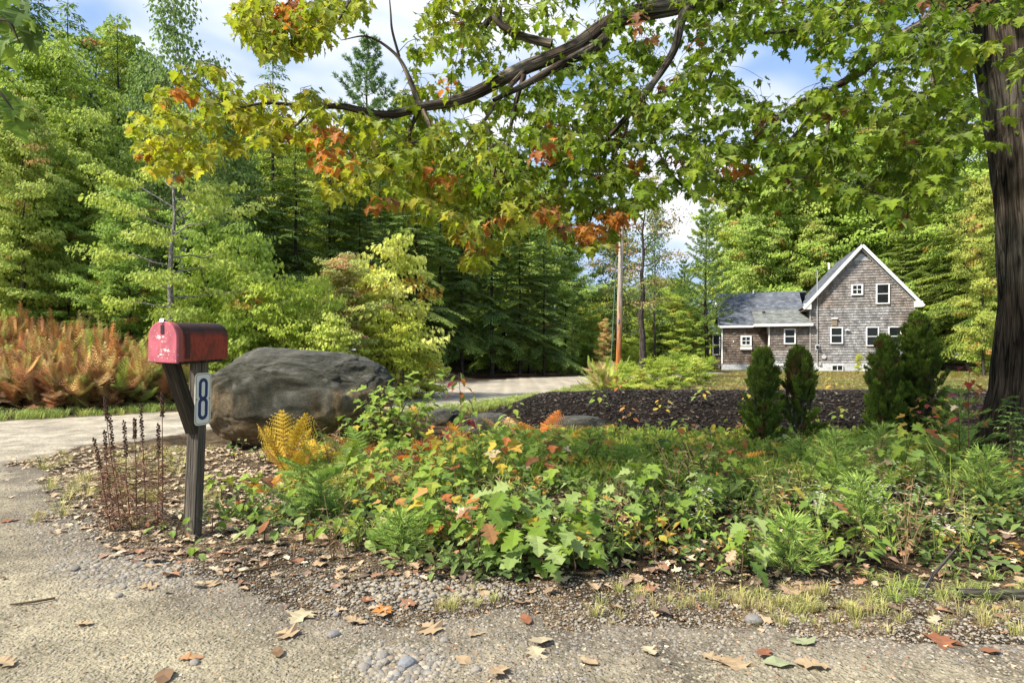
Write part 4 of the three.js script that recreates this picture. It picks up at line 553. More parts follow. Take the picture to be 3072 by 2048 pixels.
// ================================================================ THE BIG MAPLE
{
  const r = rng(404), base = onGround(1034, 6), mt = thing('maple_tree', base), rel = (px, py, d) => sub(at(px, py, d), base);
  tag(mt, 'large old maple with furrowed dark trunk whose limb arches over the whole view', 'tree');
  const O = (x, y, d) => rel(x / 3, y / 3, d);
  const spline = (pts, n) => { const c = new THREE.CatmullRomCurve3(pts.map((p) => new THREE.Vector3(...p))); return c.getPoints(n).map((v) => [v.x, v.y, v.z]); };
  const radii = (list, n) => Array.from({ length: n + 1 }, (_, i) => { const k = i / n * (list.length - 1), a = Math.min(Math.floor(k), list.length - 2); return lerp(list[a], list[a + 1], k - a); });
  const bark = std([1.5, 1.42, 1.3], 0.95, { vertexColors: true, map: scaled(streaks, 1.6, 0.6), bumpMap: scaled(streaks, 2.4, 0.8), bumpScale: 0.018 });
  const barkCol = (v) => { const n = fbm(v * 2.1, 1.2, 4, 3, 44); return mixc([0.09, 0.072, 0.058], [0.2, 0.185, 0.16], smooth(n, 0.4, 0.7)); };
  const tp = spline([[0.06, -0.3, 0], [0.05, 0.15, 0], [0.05, 0.8, 0], rel(1038, 300, 6), rel(1035, 200, 6), rel(1029, 100, 6), rel(1024, 20, 6), rel(1022, -80, 6.1), rel(1030, -220, 6.2)], 110);
  const furrow = (a, v, rr) => { const w = a + fbm(v * 0.8, a * 0.5, 3, 2, 9) * 0.7, k = Math.abs(((w * 17 / 6.283) % 1 + 1) % 1 - 0.5) * 2, m = fbm(Math.cos(a) * 5, v * 1.6, Math.sin(a) * 5, 3, 6); return rr * (0.17 * k * (0.4 + m) + (fbm(Math.cos(a) * 1.6, v * 0.9, Math.sin(a) * 1.6, 2, 15) - 0.5) * 0.22 + 0.35 * Math.max(0, 0.55 - v) * Math.max(0, Math.cos(a * 5 + 1)) ); };
  part(mt, 'trunk', new GB().tube(tp, radii([0.6, 0.48, 0.35, 0.28, 0.285, 0.32, 0.36, 0.36, 0.3], 110), 84, barkCol, furrow).geo(), bark);
  const nodes = [], limb = (name, pts, rad, n, sides = 8, rough) => { const q = spline(pts, n), rr = radii(rad, n); q.forEach((p, i) => nodes.push({ p, r: rr[i], big: rr[i] > 0.06 })); return part(mt, name, new GB().tube(q, rr, sides, (v) => mixc([0.12, 0.095, 0.075], [0.26, 0.235, 0.2], smooth(fbm(v * 5, rr[0] * 90, pts[0][0] * 3, 3, 4), 0.4, 0.66)), rough).geo(), bark); };
  const knob = (a, v, rr) => rr * (fbm(Math.cos(a) * 2, v * 3, Math.sin(a) * 2, 3, 25) - 0.5) * 0.35;
  limb('limb', [rel(1026, 10, 6), O(2870, -40, 5.9), O(2700, -190, 5.8), O(2450, -150, 5.7), O(2230, -40, 5.6), O(2047, 13, 5.5), O(1851, 57, 5.4), O(1720, 144, 5.35), O(1568, 205, 5.3), O(1394, 292, 5.2), O(1259, 322, 5.1), O(1154, 344, 5), O(1024, 318, 4.9), O(936, 320, 4.8), O(800, 308, 4.7), O(700, 322, 4.6), O(600, 290, 4.5)], [0.16, 0.12, 0.1, 0.088, 0.082, 0.075, 0.07, 0.063, 0.056, 0.049, 0.037, 0.032, 0.024, 0.017, 0.011, 0.006, 0.003], 130, 14, knob);
  const L = (pts, rad, d0, d1) => limb('branch', pts.map(([x, y], i) => O(x, y, lerp(d0, d1, i / (pts.length - 1)))), rad, pts.length * 5, 7);
  L([[1259, 322], [1228, 235], [1189, 165], [1102, 109], [1024, 120]], [0.028, 0.02, 0.014, 0.008, 0.003], 5.1, 5.2); L([[1198, 170], [1176, 87], [1172, 35], [1165, -40]], [0.012, 0.01, 0.007, 0.004], 5.15, 5);
  L([[1655, 131], [1568, 109], [1503, 74], [1477, 44], [1450, 78], [1407, 52], [1355, 35], [1290, -30]], [0.04, 0.034, 0.03, 0.028, 0.03, 0.022, 0.016, 0.01], 5.35, 5.6); L([[1416, 50], [1450, 0], [1470, -80]], [0.022, 0.018, 0.012], 5.5, 5.4); L([[1500, 74], [1504, 20], [1530, -60]], [0.02, 0.013, 0.008], 5.45, 5.8);
  L([[1821, 104], [1786, 139], [1677, 196], [1568, 257], [1480, 300]], [0.05, 0.045, 0.036, 0.026, 0.015], 5.4, 4.9); L([[1572, 213], [1511, 279], [1468, 340], [1411, 418], [1360, 500]], [0.024, 0.019, 0.014, 0.009, 0.004], 5.25, 4.7); L([[1572, 226], [1546, 313], [1516, 470], [1500, 560]], [0.024, 0.018, 0.011, 0.004], 5.2, 5.1);
  L([[2060, 14], [2043, 65], [2021, 152], [1951, 261], [1873, 357], [1764, 461], [1629, 501], [1520, 520]], [0.045, 0.04, 0.034, 0.028, 0.022, 0.016, 0.01, 0.004], 5.5, 4.9); L([[1459, 370], [1485, 479], [1475, 560], [1459, 700], [1430, 800]], [0.012, 0.01, 0.008, 0.006, 0.003], 4.9, 4.8); L([[1487, 487], [1545, 583], [1575, 640]], [0.007, 0.005, 0.002], 4.9, 5.1);
  L([[1886, 361], [1877, 392], [1842, 470], [1764, 679], [1740, 740]], [0.013, 0.011, 0.009, 0.006, 0.003], 5.2, 5.3); L([[1934, 318], [1982, 466], [2048, 557], [2110, 600]], [0.012, 0.01, 0.007, 0.003], 5.3, 5.8); L([[1259, 325], [1230, 390], [1225, 430], [1170, 460]], [0.024, 0.016, 0.01, 0.004], 5.1, 5.3); L([[1270, 330], [1290, 400], [1200, 440], [1100, 480]], [0.018, 0.014, 0.009, 0.004], 5, 4.7);
  L([[936, 322], [900, 365], [840, 413], [836, 450], [800, 480]], [0.014, 0.011, 0.008, 0.006, 0.003], 4.8, 4.7); L([[720, 320], [660, 350], [618, 370], [560, 410], [479, 461]], [0.008, 0.008, 0.007, 0.005, 0.002], 4.6, 4.5); L([[690, 322], [600, 250], [560, 215], [520, 200]], [0.006, 0.005, 0.004, 0.002], 4.6, 4.7);
  L([[2860, -60], [2780, 60], [2701, 109], [2592, 209], [2492, 270], [2440, 330], [2379, 409], [2300, 470]], [0.06, 0.048, 0.04, 0.034, 0.026, 0.018, 0.012, 0.004], 5.8, 4.8); L([[2488, 279], [2477, 427], [2440, 500], [2390, 560]], [0.015, 0.011, 0.007, 0.003], 5, 5.2); L([[2450, 275], [2331, 348], [2244, 440], [2180, 520]], [0.015, 0.012, 0.008, 0.003], 5.1, 5.5);
  L([[2830, 40], [2805, 200], [2788, 322], [2745, 457], [2731, 566], [2720, 660]], [0.03, 0.022, 0.017, 0.012, 0.007, 0.003], 5.6, 4.4); L([[2795, 300], [2875, 379], [2953, 400]], [0.012, 0.009, 0.004], 5.1, 4.4); L([[2700, -180], [2620, -60], [2500, 40], [2380, 90], [2250, 100]], [0.05, 0.035, 0.025, 0.016, 0.006], 5.8, 4.4); L([[2450, -150], [2300, -20], [2180, 130], [2120, 260], [2100, 400]], [0.04, 0.03, 0.02, 0.012, 0.004], 5.7, 6.4);
  L([[1480, -80], [1250, -140], [1090, -60], [1050, 0], [1000, 80], [930, 130]], [0.03, 0.025, 0.018, 0.013, 0.008, 0.003], 5.4, 4.8); L([[1090, -60], [950, -60], [850, 20], [780, 60]], [0.014, 0.011, 0.007, 0.003], 5, 4.6);
  L([[2700, -190], [2500, -500], [2200, -800], [1900, -900]], [0.09, 0.07, 0.05, 0.02], 5.8, 5); L([[2230, -40], [2000, -300], [1700, -500], [1400, -600]], [0.05, 0.035, 0.025, 0.01], 5.6, 5.6); L([[1022 * 3, -200], [3300, -400], [3600, -500]], [0.12, 0.08, 0.03], 6.1, 5.5); L([[3050, -300], [2900, -700], [2800, -1200]], [0.16, 0.1, 0.04], 6.2, 6.4);
  // where leaves hang: the crown's lower edge and its gaps
  const edge = (list, x) => { for (let i = 0; i + 1 < list.length; i++) if (x <= list[i + 1][0]) return lerp(list[i][1], list[i + 1][1], clamp((x - list[i][0]) / (list[i + 1][0] - list[i][0]), 0, 1)); return list[list.length - 1][1]; };
  const low = [[390, 360], [440, 480], [540, 540], [620, 500], [720, 440], [860, 420], [930, 430], [960, 560], [1060, 590], [1160, 640], [1300, 650], [1370, 700], [1400, 800], [1440, 820], [1520, 700], [1600, 650], [1700, 720], [1780, 750], [1860, 690], [1950, 600], [2050, 560], [2120, 590], [2210, 620], [2300, 620], [2400, 560], [2520, 600], [2620, 620], [2700, 690], [2780, 620], [2900, 520], [2990, 430], [3300, 420]];
  const high = [[390, 330], [480, 230], [560, 175], [650, 165], [720, 225], [820, 250], [930, 250], [1000, 290], [1080, 330], [1160, 220], [1230, 130], [1290, 0], [1300, -900], [3400, -900]];
  const gaps = [[1090, 190, 150, 120, 0.04], [1390, 190, 110, 70, 0.35], [1650, 60, 90, 60, 0.25], [1480, 250, 90, 40, 0.5], [2330, 205, 140, 95, 0.03], [1770, 40, 60, 60, 0.15], [2140, 330, 90, 60, 0.45], [2030, 110, 70, 90, 0.25], [1480, 170, 130, 60, 0.35], [2560, 130, 60, 60, 0.4], [2640, 330, 60, 50, 0.4], [2450, 380, 60, 40, 0.4], [2780, 240, 40, 60, 0.5], [2200, 80, 50, 50, 0.4], [2560, 230, 70, 50, 0.45], [1310, 90, 60, 60, 0.4], [2010, 480, 60, 70, 0.5], [2250, 540, 70, 40, 0.5], [1180, 560, 60, 40, 0.5], [850, 360, 60, 30, 0.5]];
  const density = (x, y) => {
    let k = 1; if (y < -20) k = 0.42; else if (x < 1180 && y < 150 && x > 690 && y < 150 - Math.max(0, 760 - x) * 1.2 - Math.max(0, x - 860) * 0.5 && x < 1100) return 1;
    if (x > 1950) k *= 0.78; if (x > 2900 && y > 60 && y < 900) k = 0.12; if (x < 950) k *= 0.4; else if (x < 1250) k *= 0.7; if (y > edge(low, x) || y < edge(high, x) || x < 395) return 0;
    for (const g of gaps) if (((x - g[0]) / g[2]) ** 2 + ((y - g[1]) / g[3]) ** 2 < 1) k = Math.min(k, g[4]);
    if (y > -20 && y < 260 && x > 1250 && x < 2050) k *= 0.62; return k;
  };
  const warm = [[550, 290, 70, 1], [410, 465, 50, 1.2], [560, 520, 60, 0.9], [985, 400, 70, 1.2], [960, 470, 60, 0.9], [870, 10, 70, 0.9], [1340, 215, 50, 1.3], [1660, 385, 50, 1], [1630, 450, 50, 1.1], [1890, 480, 50, 0.8], [1860, 655, 70, 1.2], [1760, 680, 80, 0.9], [1480, 500, 40, 0.8], [1350, 540, 80, 0.6], [1660, 620, 60, 0.9], [2200, 490, 60, 0.8], [1430, 700, 90, 0.7], [1120, 610, 70, 0.6], [1290, 470, 60, 0.6], [1500, 640, 60, 0.7], [2700, 160, 60, 0.2]];
  const limbPx = [[2047, 13], [1990, 24], [1920, 40], [1851, 57], [1786, 100], [1720, 144], [1655, 170], [1610, 190], [1568, 205], [1510, 235], [1440, 270], [1394, 292], [1320, 306], [1259, 322], [1154, 344], [1090, 330], [1024, 318], [2035, 90], [2021, 152], [1990, 210], [1951, 261], [1873, 357], [1540, 95], [1600, 118], [1500, 74], [1545, 245], [1500, 300]], clusters = []; let tries = 0;
  while (clusters.length < 3300 && tries++ < 120000) {
    const out = r() < 0.26, x = out ? 1000 + r() * 2500 : 395 + r() * 2700, y = out ? -850 + r() * 850 : -30 + r() * 850; if (r() > density(x, y)) continue;
    const mid = x < 1000 ? 4.6 : x < 2100 ? 5.3 : lerp(5.4, 5.1, (x - 2100) / 900); let d = Math.max(3.4, mid + (r() + r() + r() - 1.5) * (x < 1000 ? 0.6 : 1.5) + (x > 2400 && r() < 0.1 ? -1.2 : 0)); if (d < 5.7 && limbPx.some(([a, b]) => Math.hypot(x - a, y - b) < 46)) { if (r() < 0.75) d = 5.75 + r() * 1.2; } clusters.push({ x, y, d, p: O(x, y, d) });
  }
  const near = (p) => { let b = null, m = 1e9; for (const n of nodes) { const e = len(sub(n.p, p)) + (n.big ? 0.12 : 0); if (e < m) { m = e; b = n; } } return [b, m]; };
  for (const c of clusters) c.m = near(c.p)[1];
  clusters.sort((a, b) => a.m - b.m);
  const twig = new GB(), leaves = [];
  for (const c of clusters) {
    const [n, m] = near(c.p); if (m > 1.6) continue;
    const mid = add(mul(add(n.p, c.p), 0.5), [(r() - 0.5) * 0.08, m * 0.1, (r() - 0.5) * 0.08]), q = [n.p, lerp3(n.p, sub(mid, n.p), 1, 1), c.p], sp = m > 0.12 ? spline(q, 5) : q, r0 = Math.min(n.r, 0.0025 + m * 0.006);
    twig.tube(sp, sp.map((_, i) => lerp(r0, 0.0016, i / (sp.length - 1))), 4, [0.1, 0.08, 0.06]); sp.forEach((p, i) => i && nodes.push({ p, r: lerp(r0, 0.002, i / (sp.length - 1)) }));
    let w = 0; for (const h of warm) w = Math.max(w, h[3] * (1 - Math.hypot(c.x - h[0], c.y - h[1]) / h[2]));
    const yl = smooth(c.x, 1900, 700) * 0.75 + smooth(c.y - edge(low, c.x), -230, 0) * 0.5 * smooth(c.x, 2000, 1500), dir = unit(sub(c.p, n.p)), k = 5 + Math.floor(r() * 4);
    const mood = r(); let base = w > 0.25 + r() * 0.3 ? mixc([0.7, 0.3, 0.04], [0.48, 0.17, 0.04], r()) : mixc(mixc([0.1, 0.18, 0.008], [0.25, 0.36, 0.015], mood), mixc([0.34, 0.42, 0.02], [0.52, 0.5, 0.035], mood), clamp(yl + (r() - 0.5) * 0.5, 0, 1));
    if (w < 0.25 && r() < 0.02) base = [0.3, 0.13, 0.05];
    for (let i = 0; i < k; i++) {
      const a = i / k * 6.28 + r() * 0.9, out = unit([Math.cos(a) + dir[0] * 0.5, -0.45 - r() * 1.4, Math.sin(a) + dir[2] * 0.5]), s = (0.042 + r() * 0.05), b = add(mad(c.p, dir, -(i >> 1) * 0.035), mul(out, 0.03 + r() * 0.05)), nr = unit([out[0] * 0.9 + (r() - 0.5) * 0.7, 0.9, out[2] * 0.6 + (r() - 0.5) * 0.7]);
      leaves.push({ p: b, ax: out, nr, s, sx: 0.85 + r() * 0.3, col: mul(mixc(base, [0.5, 0.36, 0.05], r() < 0.1 ? 0.5 * (0.3 + yl) : 0), 0.6 + r() * 0.65), v: Math.floor(r() * 3), size: c.y > -20 && c.x < 3070 ? s / c.d : 0 });
    }
  }
  part(mt, 'twigs', twig.geo(), bark).userData.kind = 'stuff';
  leaves.sort((a, b) => b.size - a.size);
  const tones = new Map(), tone = (c) => { const q = c.map((e) => Math.round(e * 28) / 28 + 0.01), k = q.join(); if (!tones.has(k)) tones.set(k, leafPlain(q, 0.6)); return tones.get(k); };
  leaves.slice(0, 300).forEach((e) => setLeaf(part(mt, 'leaf', BLADE.maple[e.v], tone(e.col)), e.p, e.ax, e.nr, e.s, e.sx));
  const canopy = new THREE.Group(); canopy.name = 'foliage'; canopy.userData.kind = 'stuff'; mt.add(canopy);
  for (let v = 0; v < 3; v++) { const mine = leaves.slice(300).filter((e) => e.v === v), im = new THREE.InstancedMesh(BLADE.maple[v], leafPlain([1, 1, 1], 0.6), mine.length), o = new THREE.Object3D(); im.name = 'leaves'; im.userData.kind = 'stuff'; mine.forEach((e, i) => { setLeaf(o, e.p, e.ax, e.nr, e.s, e.sx); o.updateMatrix(); im.setMatrixAt(i, o.matrix); im.setColorAt(i, new THREE.Color().setRGB(...e.col)); }); canopy.add(im); }
  // a second branch reaching in at the top left corner
  const bp = at(-60, 20, 2.6), br = thing('maple_branch', bp), q2 = (x, y, d) => sub(at(x / 3, y / 3, d), bp); tag(br, 'leafy maple branch hanging into the top left corner close to the viewer', 'branch');
  part(br, 'stem', new GB().tube(spline([[-0.6, 0.3, 0.2], [0, 0, 0], q2(20, 60, 2.5), q2(60, 130, 2.5)], 12), radii([0.02, 0.012, 0.006, 0.002], 12), 6, [0.1, 0.08, 0.06]).tube(spline([q2(-150, 60, 2.6), q2(-60, 200, 2.5), q2(10, 290, 2.45), q2(40, 330, 2.45)], 10), radii([0.01, 0.007, 0.005, 0.002], 10), 5, [0.1, 0.08, 0.06]).geo(), bark);
  for (const [x, y] of [[10, 20], [60, 50], [95, 75], [30, 90], [70, 100], [5, 60], [110, 110], [20, 130], [5, 285], [35, 310], [15, 345], [55, 330], [45, 370], [0, 320], [-10, 30], [40, 0], [80, 20], [5, 160]]) { const a = r() * 6.28, out = unit([Math.cos(a) * 0.7, -0.9 - r() * 0.5, Math.sin(a) * 0.5]); setLeaf(part(br, 'leaf', pick(r, BLADE.maple), pick(r, r() < 0.5 ? PALM.dark : PALM.green)), q2(x, y - 20, 2.5 + r() * 0.15), out, [(r() - 0.5) * 0.8, 0.5, 0.9], 0.085 + r() * 0.03); }
}

function scatter(parent, name, geo, mat, n, seed, place) {   // place(r) gives {p, turn, tilt, s, col} or nothing
  const r = rng(seed), list = []; for (let k = 0; list.length < n && k < n * 12; k++) { const q = place(r); if (q) list.push(q); }
  const im = new THREE.InstancedMesh(geo, mat, list.length), m = new THREE.Matrix4(), e = new THREE.Euler(), qn = new THREE.Quaternion(), c = new THREE.Color(); im.name = name;
  list.forEach((q, i) => { e.set(q.tx ?? 0, q.turn ?? 0, q.tz ?? 0, 'YXZ'); qn.setFromEuler(e); m.compose(new THREE.Vector3(...q.p), qn, new THREE.Vector3(q.s * (q.sx ?? 1), q.s * (q.sy ?? 1), q.s)); im.setMatrixAt(i, m); im.setColorAt(i, c.setRGB(...q.col)); });
  if (!parent) { scene.add(im); im.name = numbered(name); } else parent.add(im); return im;
}
const mass = (name, label, category) => { const g = new THREE.Group(); g.name = numbered(name); tag(g, label, category, null, 'stuff'); scene.add(g); return g; };

// ================================================================ ARBORVITAE
function arborvitae(seed, hgt, wid, thin) {
  const r = rng(seed), wood = new GB(), f = new GB(), n = Math.round(9000 * hgt * wid / 0.5 * (1 - thin * 0.35));
  const stems = []; for (let k = 0; k < 4; k++) { const a = r() * 6.28, q = []; for (let i = 0; i <= 6; i++) { const t = i / 6; q.push([Math.cos(a) * wid * 0.22 * Math.sin(t * 2.2) + (r() - 0.5) * 0.02, hgt * t * (k ? 0.82 : 0.96), Math.sin(a) * wid * 0.22 * Math.sin(t * 2.2) + (r() - 0.5) * 0.02]); } stems.push(q); wood.tube(q, q.map((_, i) => 0.017 * (1 - i / 6.6)), 6); }
  const prof = (t) => wid / 2 * Math.pow(Math.min(1, (t + 0.2) / 0.5), 0.7) * Math.pow(Math.max(0, 1.03 - t), 0.5);
  const plumes = Math.round(n / 62);
  for (let i = 0; i < plumes; i++) {
    const t = lerp(0.02, 0.9, Math.pow(r(), 0.9)); if (t < 0.5 && r() < thin * (1.15 - t)) continue;
    const a = i * 2.4 + r(), st = stems[i % stems.length], c0 = along(st, Math.min(0.97, t)), L = (0.12 + 0.3 * r() * r() + 0.1 * r()) * Math.min(1, hgt / 1.3) * (1 - t * 0.3), R = prof(Math.min(1, t + L / hgt)) * (0.3 + 1.0 * r()), tip = [Math.cos(a) * R, t * hgt + L, Math.sin(a) * R], p0 = [lerp(c0[0], tip[0], 0.3), t * hgt, lerp(c0[2], tip[2], 0.3)];
    if (tip[1] > hgt * 1.02) tip[1] = hgt * (0.96 + r() * 0.06); wood.tube([c0, p0, tip], [0.004, 0.003, 0.001], 3);
    const shade = 0.65 + r() * 0.6, brown = r() < 0.12 + thin * 0.15;
    for (let m = 0; m < 58; m++) {
      const u = Math.pow(r(), 0.8), b = r() * 6.283, w = 0.05 * Math.sqrt(r()) * (1.15 - u * 0.8), p = [lerp(p0[0], tip[0], u) + Math.cos(b) * w, lerp(p0[1], tip[1], u), lerp(p0[2], tip[2], u) + Math.sin(b) * w], out = unit([Math.cos(b) * 0.5 + Math.cos(a) * 0.4, 0.8 + r(), Math.sin(b) * 0.5 + Math.sin(a) * 0.4]), fan = unit([-Math.sin(b) + (r() - 0.5), (r() - 0.5) * 0.5, Math.cos(b) + (r() - 0.5)]);
      const base = brown && u < 0.6 ? [0.16, 0.09, 0.035] : mixc([0.05, 0.1, 0.014], [0.19, 0.27, 0.03], u * 0.6 + r() * 0.4), s = 0.034 + r() * 0.03;
      for (let k = 0; k < 5; k++) { const q = (k - 2) * 0.45, d = unit(add(mul(out, Math.cos(q)), mul(fan, Math.sin(q)))); f.leaf(mad(p, out, Math.abs(k - 2) * -0.005), d, unit(cross(d, fan)), s * (1 - 0.14 * Math.abs(k - 2)), s * 0.2, mul(base, shade * (0.7 + r() * 0.6))); }
    }
  }
  return { wood: wood.geo(), f: f.geo() };
}
{
  const mat = leafy([1.1, 1.1, 1], 0.35), defs = [['bushy narrow arborvitae, left one of the low pair in front of the wing', 252, 7.8, 271, 445, 0.42, 0.1], ['thin arborvitae with bare lower stems, right one of the low pair', 275, 7.9, 268, 443, 0.46, 0.75], ['tapered dense arborvitae, left one of the tall pair before the gable', 0, 7.9, 259, 442, 0.5, 0.15], ['tallest dark arborvitae, right one of the tall pair beside the gable', 0, 8.0, 313, 440, 0.66, 0.3]];
  
  const spots = [[763, 7.25, 349, 441, 0.54, 0.2], [799, 7.4, 348, 441, 0.58, 0.8], [884, 7.3, 337, 443, 0.56, 0.3], [918, 7.4, 314, 443, 0.7, 0.35]];
  spots.forEach(([px, d, top, foot, w, thin], i) => { const p = onGround(px, d), h = EYE - (top - HORIZON) / F * d - p[1], k = arborvitae(60 + i, h, w, thin), t = thing('arborvitae', p, i); tag(t, defs[i][0], 'shrub', 'arborvitae in front of the mulch bed'); part(t, 'stems', k.wood, M.barkGrey); part(t, 'foliage', k.f, mat); });
}

// ================================================================ FERNS
function frond(seed, o = {}) {   // along +y, face +z, one unit long
  const r = rng(seed), g = new GB(), n = o.pairs ?? 13, droop = o.droop ?? 0.45, C = (t) => [Math.sin(t * 3 + seed) * 0.015, t, -droop * t * t], col = [1, 1, 1];
  g.n = null; const pts = []; for (let i = 0; i <= 8; i++) pts.push(C(i / 8));
  const st = new GB().tube(pts, pts.map((_, i) => 0.008 * (1 - i / 9)), 3, [0.7, 0.6, 0.3]); g.p.push(...st.p); g.c.push(...st.c);
  for (let i = 0; i < n; i++) for (const s of [-1, 1]) {
    const t = lerp(o.from ?? 0.2, 0.99, i / (n - 1)), q = (t - 0.2) / 0.8, L = (o.width ?? 0.3) * (o.tri ? (1.05 - q) : Math.pow(Math.sin(Math.PI * Math.pow(clamp(q * 0.9 + 0.1, 0, 1), 0.75)), 0.7)) * (0.85 + r() * 0.3) + 0.015, b = C(t), ax = unit([s, 0.38 + q * 0.5, -0.1 - droop * 0.5 - r() * 0.25]), m = Math.max(2, Math.round(L / 0.034)), tone = mul(col, 0.75 + r() * 0.5);
    for (let k = 0; k < m; k++) { const u = k / m, pp = add(mad(b, ax, L * u), [0, 0, -L * 0.25 * u * u]), w = (0.062 * (1 - u) + 0.016) * (o.lobe ?? 1); for (const z of [-1, 1]) { const d = unit([ax[0] * 0.55 + 0.0, ax[1] * 0.3 + z * 0.9, -0.15]); g.leaf(pp, d, [0, 0.05, 1], w, w * 0.55, tone); } }
    g.leaf(mad(b, ax, L * 0.92), ax, [0, 0, 1], 0.03, 0.014, tone);
  }
  g.n = []; return g.geo();
}
const FROND = [frond(1), frond(2, { droop: 0.8 }), frond(3, { tri: true, width: 0.42, droop: 0.35, pairs: 13, from: 0.28 }), frond(4, { droop: 0.2 })];
const fernMat = {}; for (const [k, c] of Object.entries({ green: [0.22, 0.36, 0.06], lime: [0.34, 0.44, 0.06], yellow: [0.66, 0.46, 0.05], gold: [0.62, 0.33, 0.04], orange: [0.55, 0.2, 0.04], rust: [0.36, 0.14, 0.06], tan: [0.55, 0.36, 0.16] })) fernMat[k] = leafy(c, 0.4);
const FERNS = {};
function fern(px, d, h, n, mats, look, o = {}) {
  const r = rng(px * 31 + d * 77 | 0), t = thing('fern', onGround(px, d), r() * 6.28 * (o.face ? 0 : 1)); t.userData.category = 'fern'; t.userData.look = look; (FERNS[o.among ?? 'undergrowth ferns'] ??= []).push(t);
  for (let i = 0; i < n; i++) {
    const a = o.face ? o.face[0] + (r() - 0.5) * o.face[1] : i / n * 6.28 + r() * 0.8, el = o.el ?? 0.6 + r() * 0.6, ax = [Math.cos(a) * Math.cos(el), Math.sin(el), Math.sin(a) * Math.cos(el)], nr = unit([-Math.cos(a) * Math.sin(el), Math.cos(el), -Math.sin(a) * Math.sin(el)]);
    setLeaf(part(t, 'frond', FROND[o.kind ?? Math.floor(r() * 2)], fernMat[pick(r, mats)]), [ax[0] * 0.03, 0, ax[2] * 0.03], ax, nr, h * (0.6 + r() * 0.32), 1.15);
  }
  return t;
}
fern(286, 6.5, 0.78, 5, ['yellow', 'yellow', 'gold'], 'golden yellow upright fern', { el: 1.3, kind: 3 }); fern(291, 6.3, 0.42, 4, ['yellow', 'gold'], 'short golden fern', { el: 1.1, kind: 3 });
fern(345, 6.2, 0.75, 6, ['green', 'lime'], 'arching fresh green fern'); fern(322, 5.8, 0.6, 6, ['lime', 'green'], 'light green arching fern'); fern(365, 6.6, 0.7, 5, ['green'], 'large green fern against the boulder'); fern(335, 5.3, 0.45, 5, ['yellow', 'lime'], 'yellowing fern'); fern(262, 5.6, 0.3, 4, ['gold', 'yellow'], 'small golden fern');
fern(388, 6.9, 0.8, 5, ['orange', 'rust'], 'orange brown fern', { el: 0.9 }); fern(404, 7.2, 0.75, 5, ['gold', 'orange'], 'orange fern with gold tips', { el: 1.0 }); fern(420, 6.7, 0.55, 4, ['rust', 'orange'], 'rusty fern'); fern(448, 7.0, 0.6, 5, ['orange', 'gold'], 'orange and yellow fern', { el: 1 }); fern(470, 7.2, 0.55, 5, ['gold', 'yellow'], 'yellow gold fern'); fern(515, 7.5, 0.7, 5, ['gold', 'tan'], 'straw gold fern'); fern(536, 7.3, 0.65, 5, ['gold', 'orange'], 'golden arching fern by the mulch'); fern(560, 7.5, 0.5, 4, ['gold', 'yellow'], 'small gold fern at the mulch edge');
fern(350, 4.6, 0.42, 6, ['yellow', 'green'], 'half yellow half green fern'); fern(460, 4.3, 0.5, 6, ['green', 'lime'], 'green fern among maple seedlings'); fern(438, 4.15, 0.42, 5, ['green'], 'low green fern'); fern(330, 4.5, 0.3, 5, ['yellow', 'gold'], 'low yellow fern'); fern(725, 5.9, 0.4, 5, ['tan', 'gold'], 'straw coloured fern under the arborvitae'); fern(975, 7.0, 0.5, 5, ['gold', 'green'], 'fading fern near the maple trunk'); fern(300, 5.0, 0.35, 5, ['lime', 'green'], 'small bright fern'); fern(312, 6.9, 0.5, 5, ['lime', 'yellow'], 'yellow green fern at the foot of the boulder');
for (const k in FERNS) inOrder(FERNS[k], k);

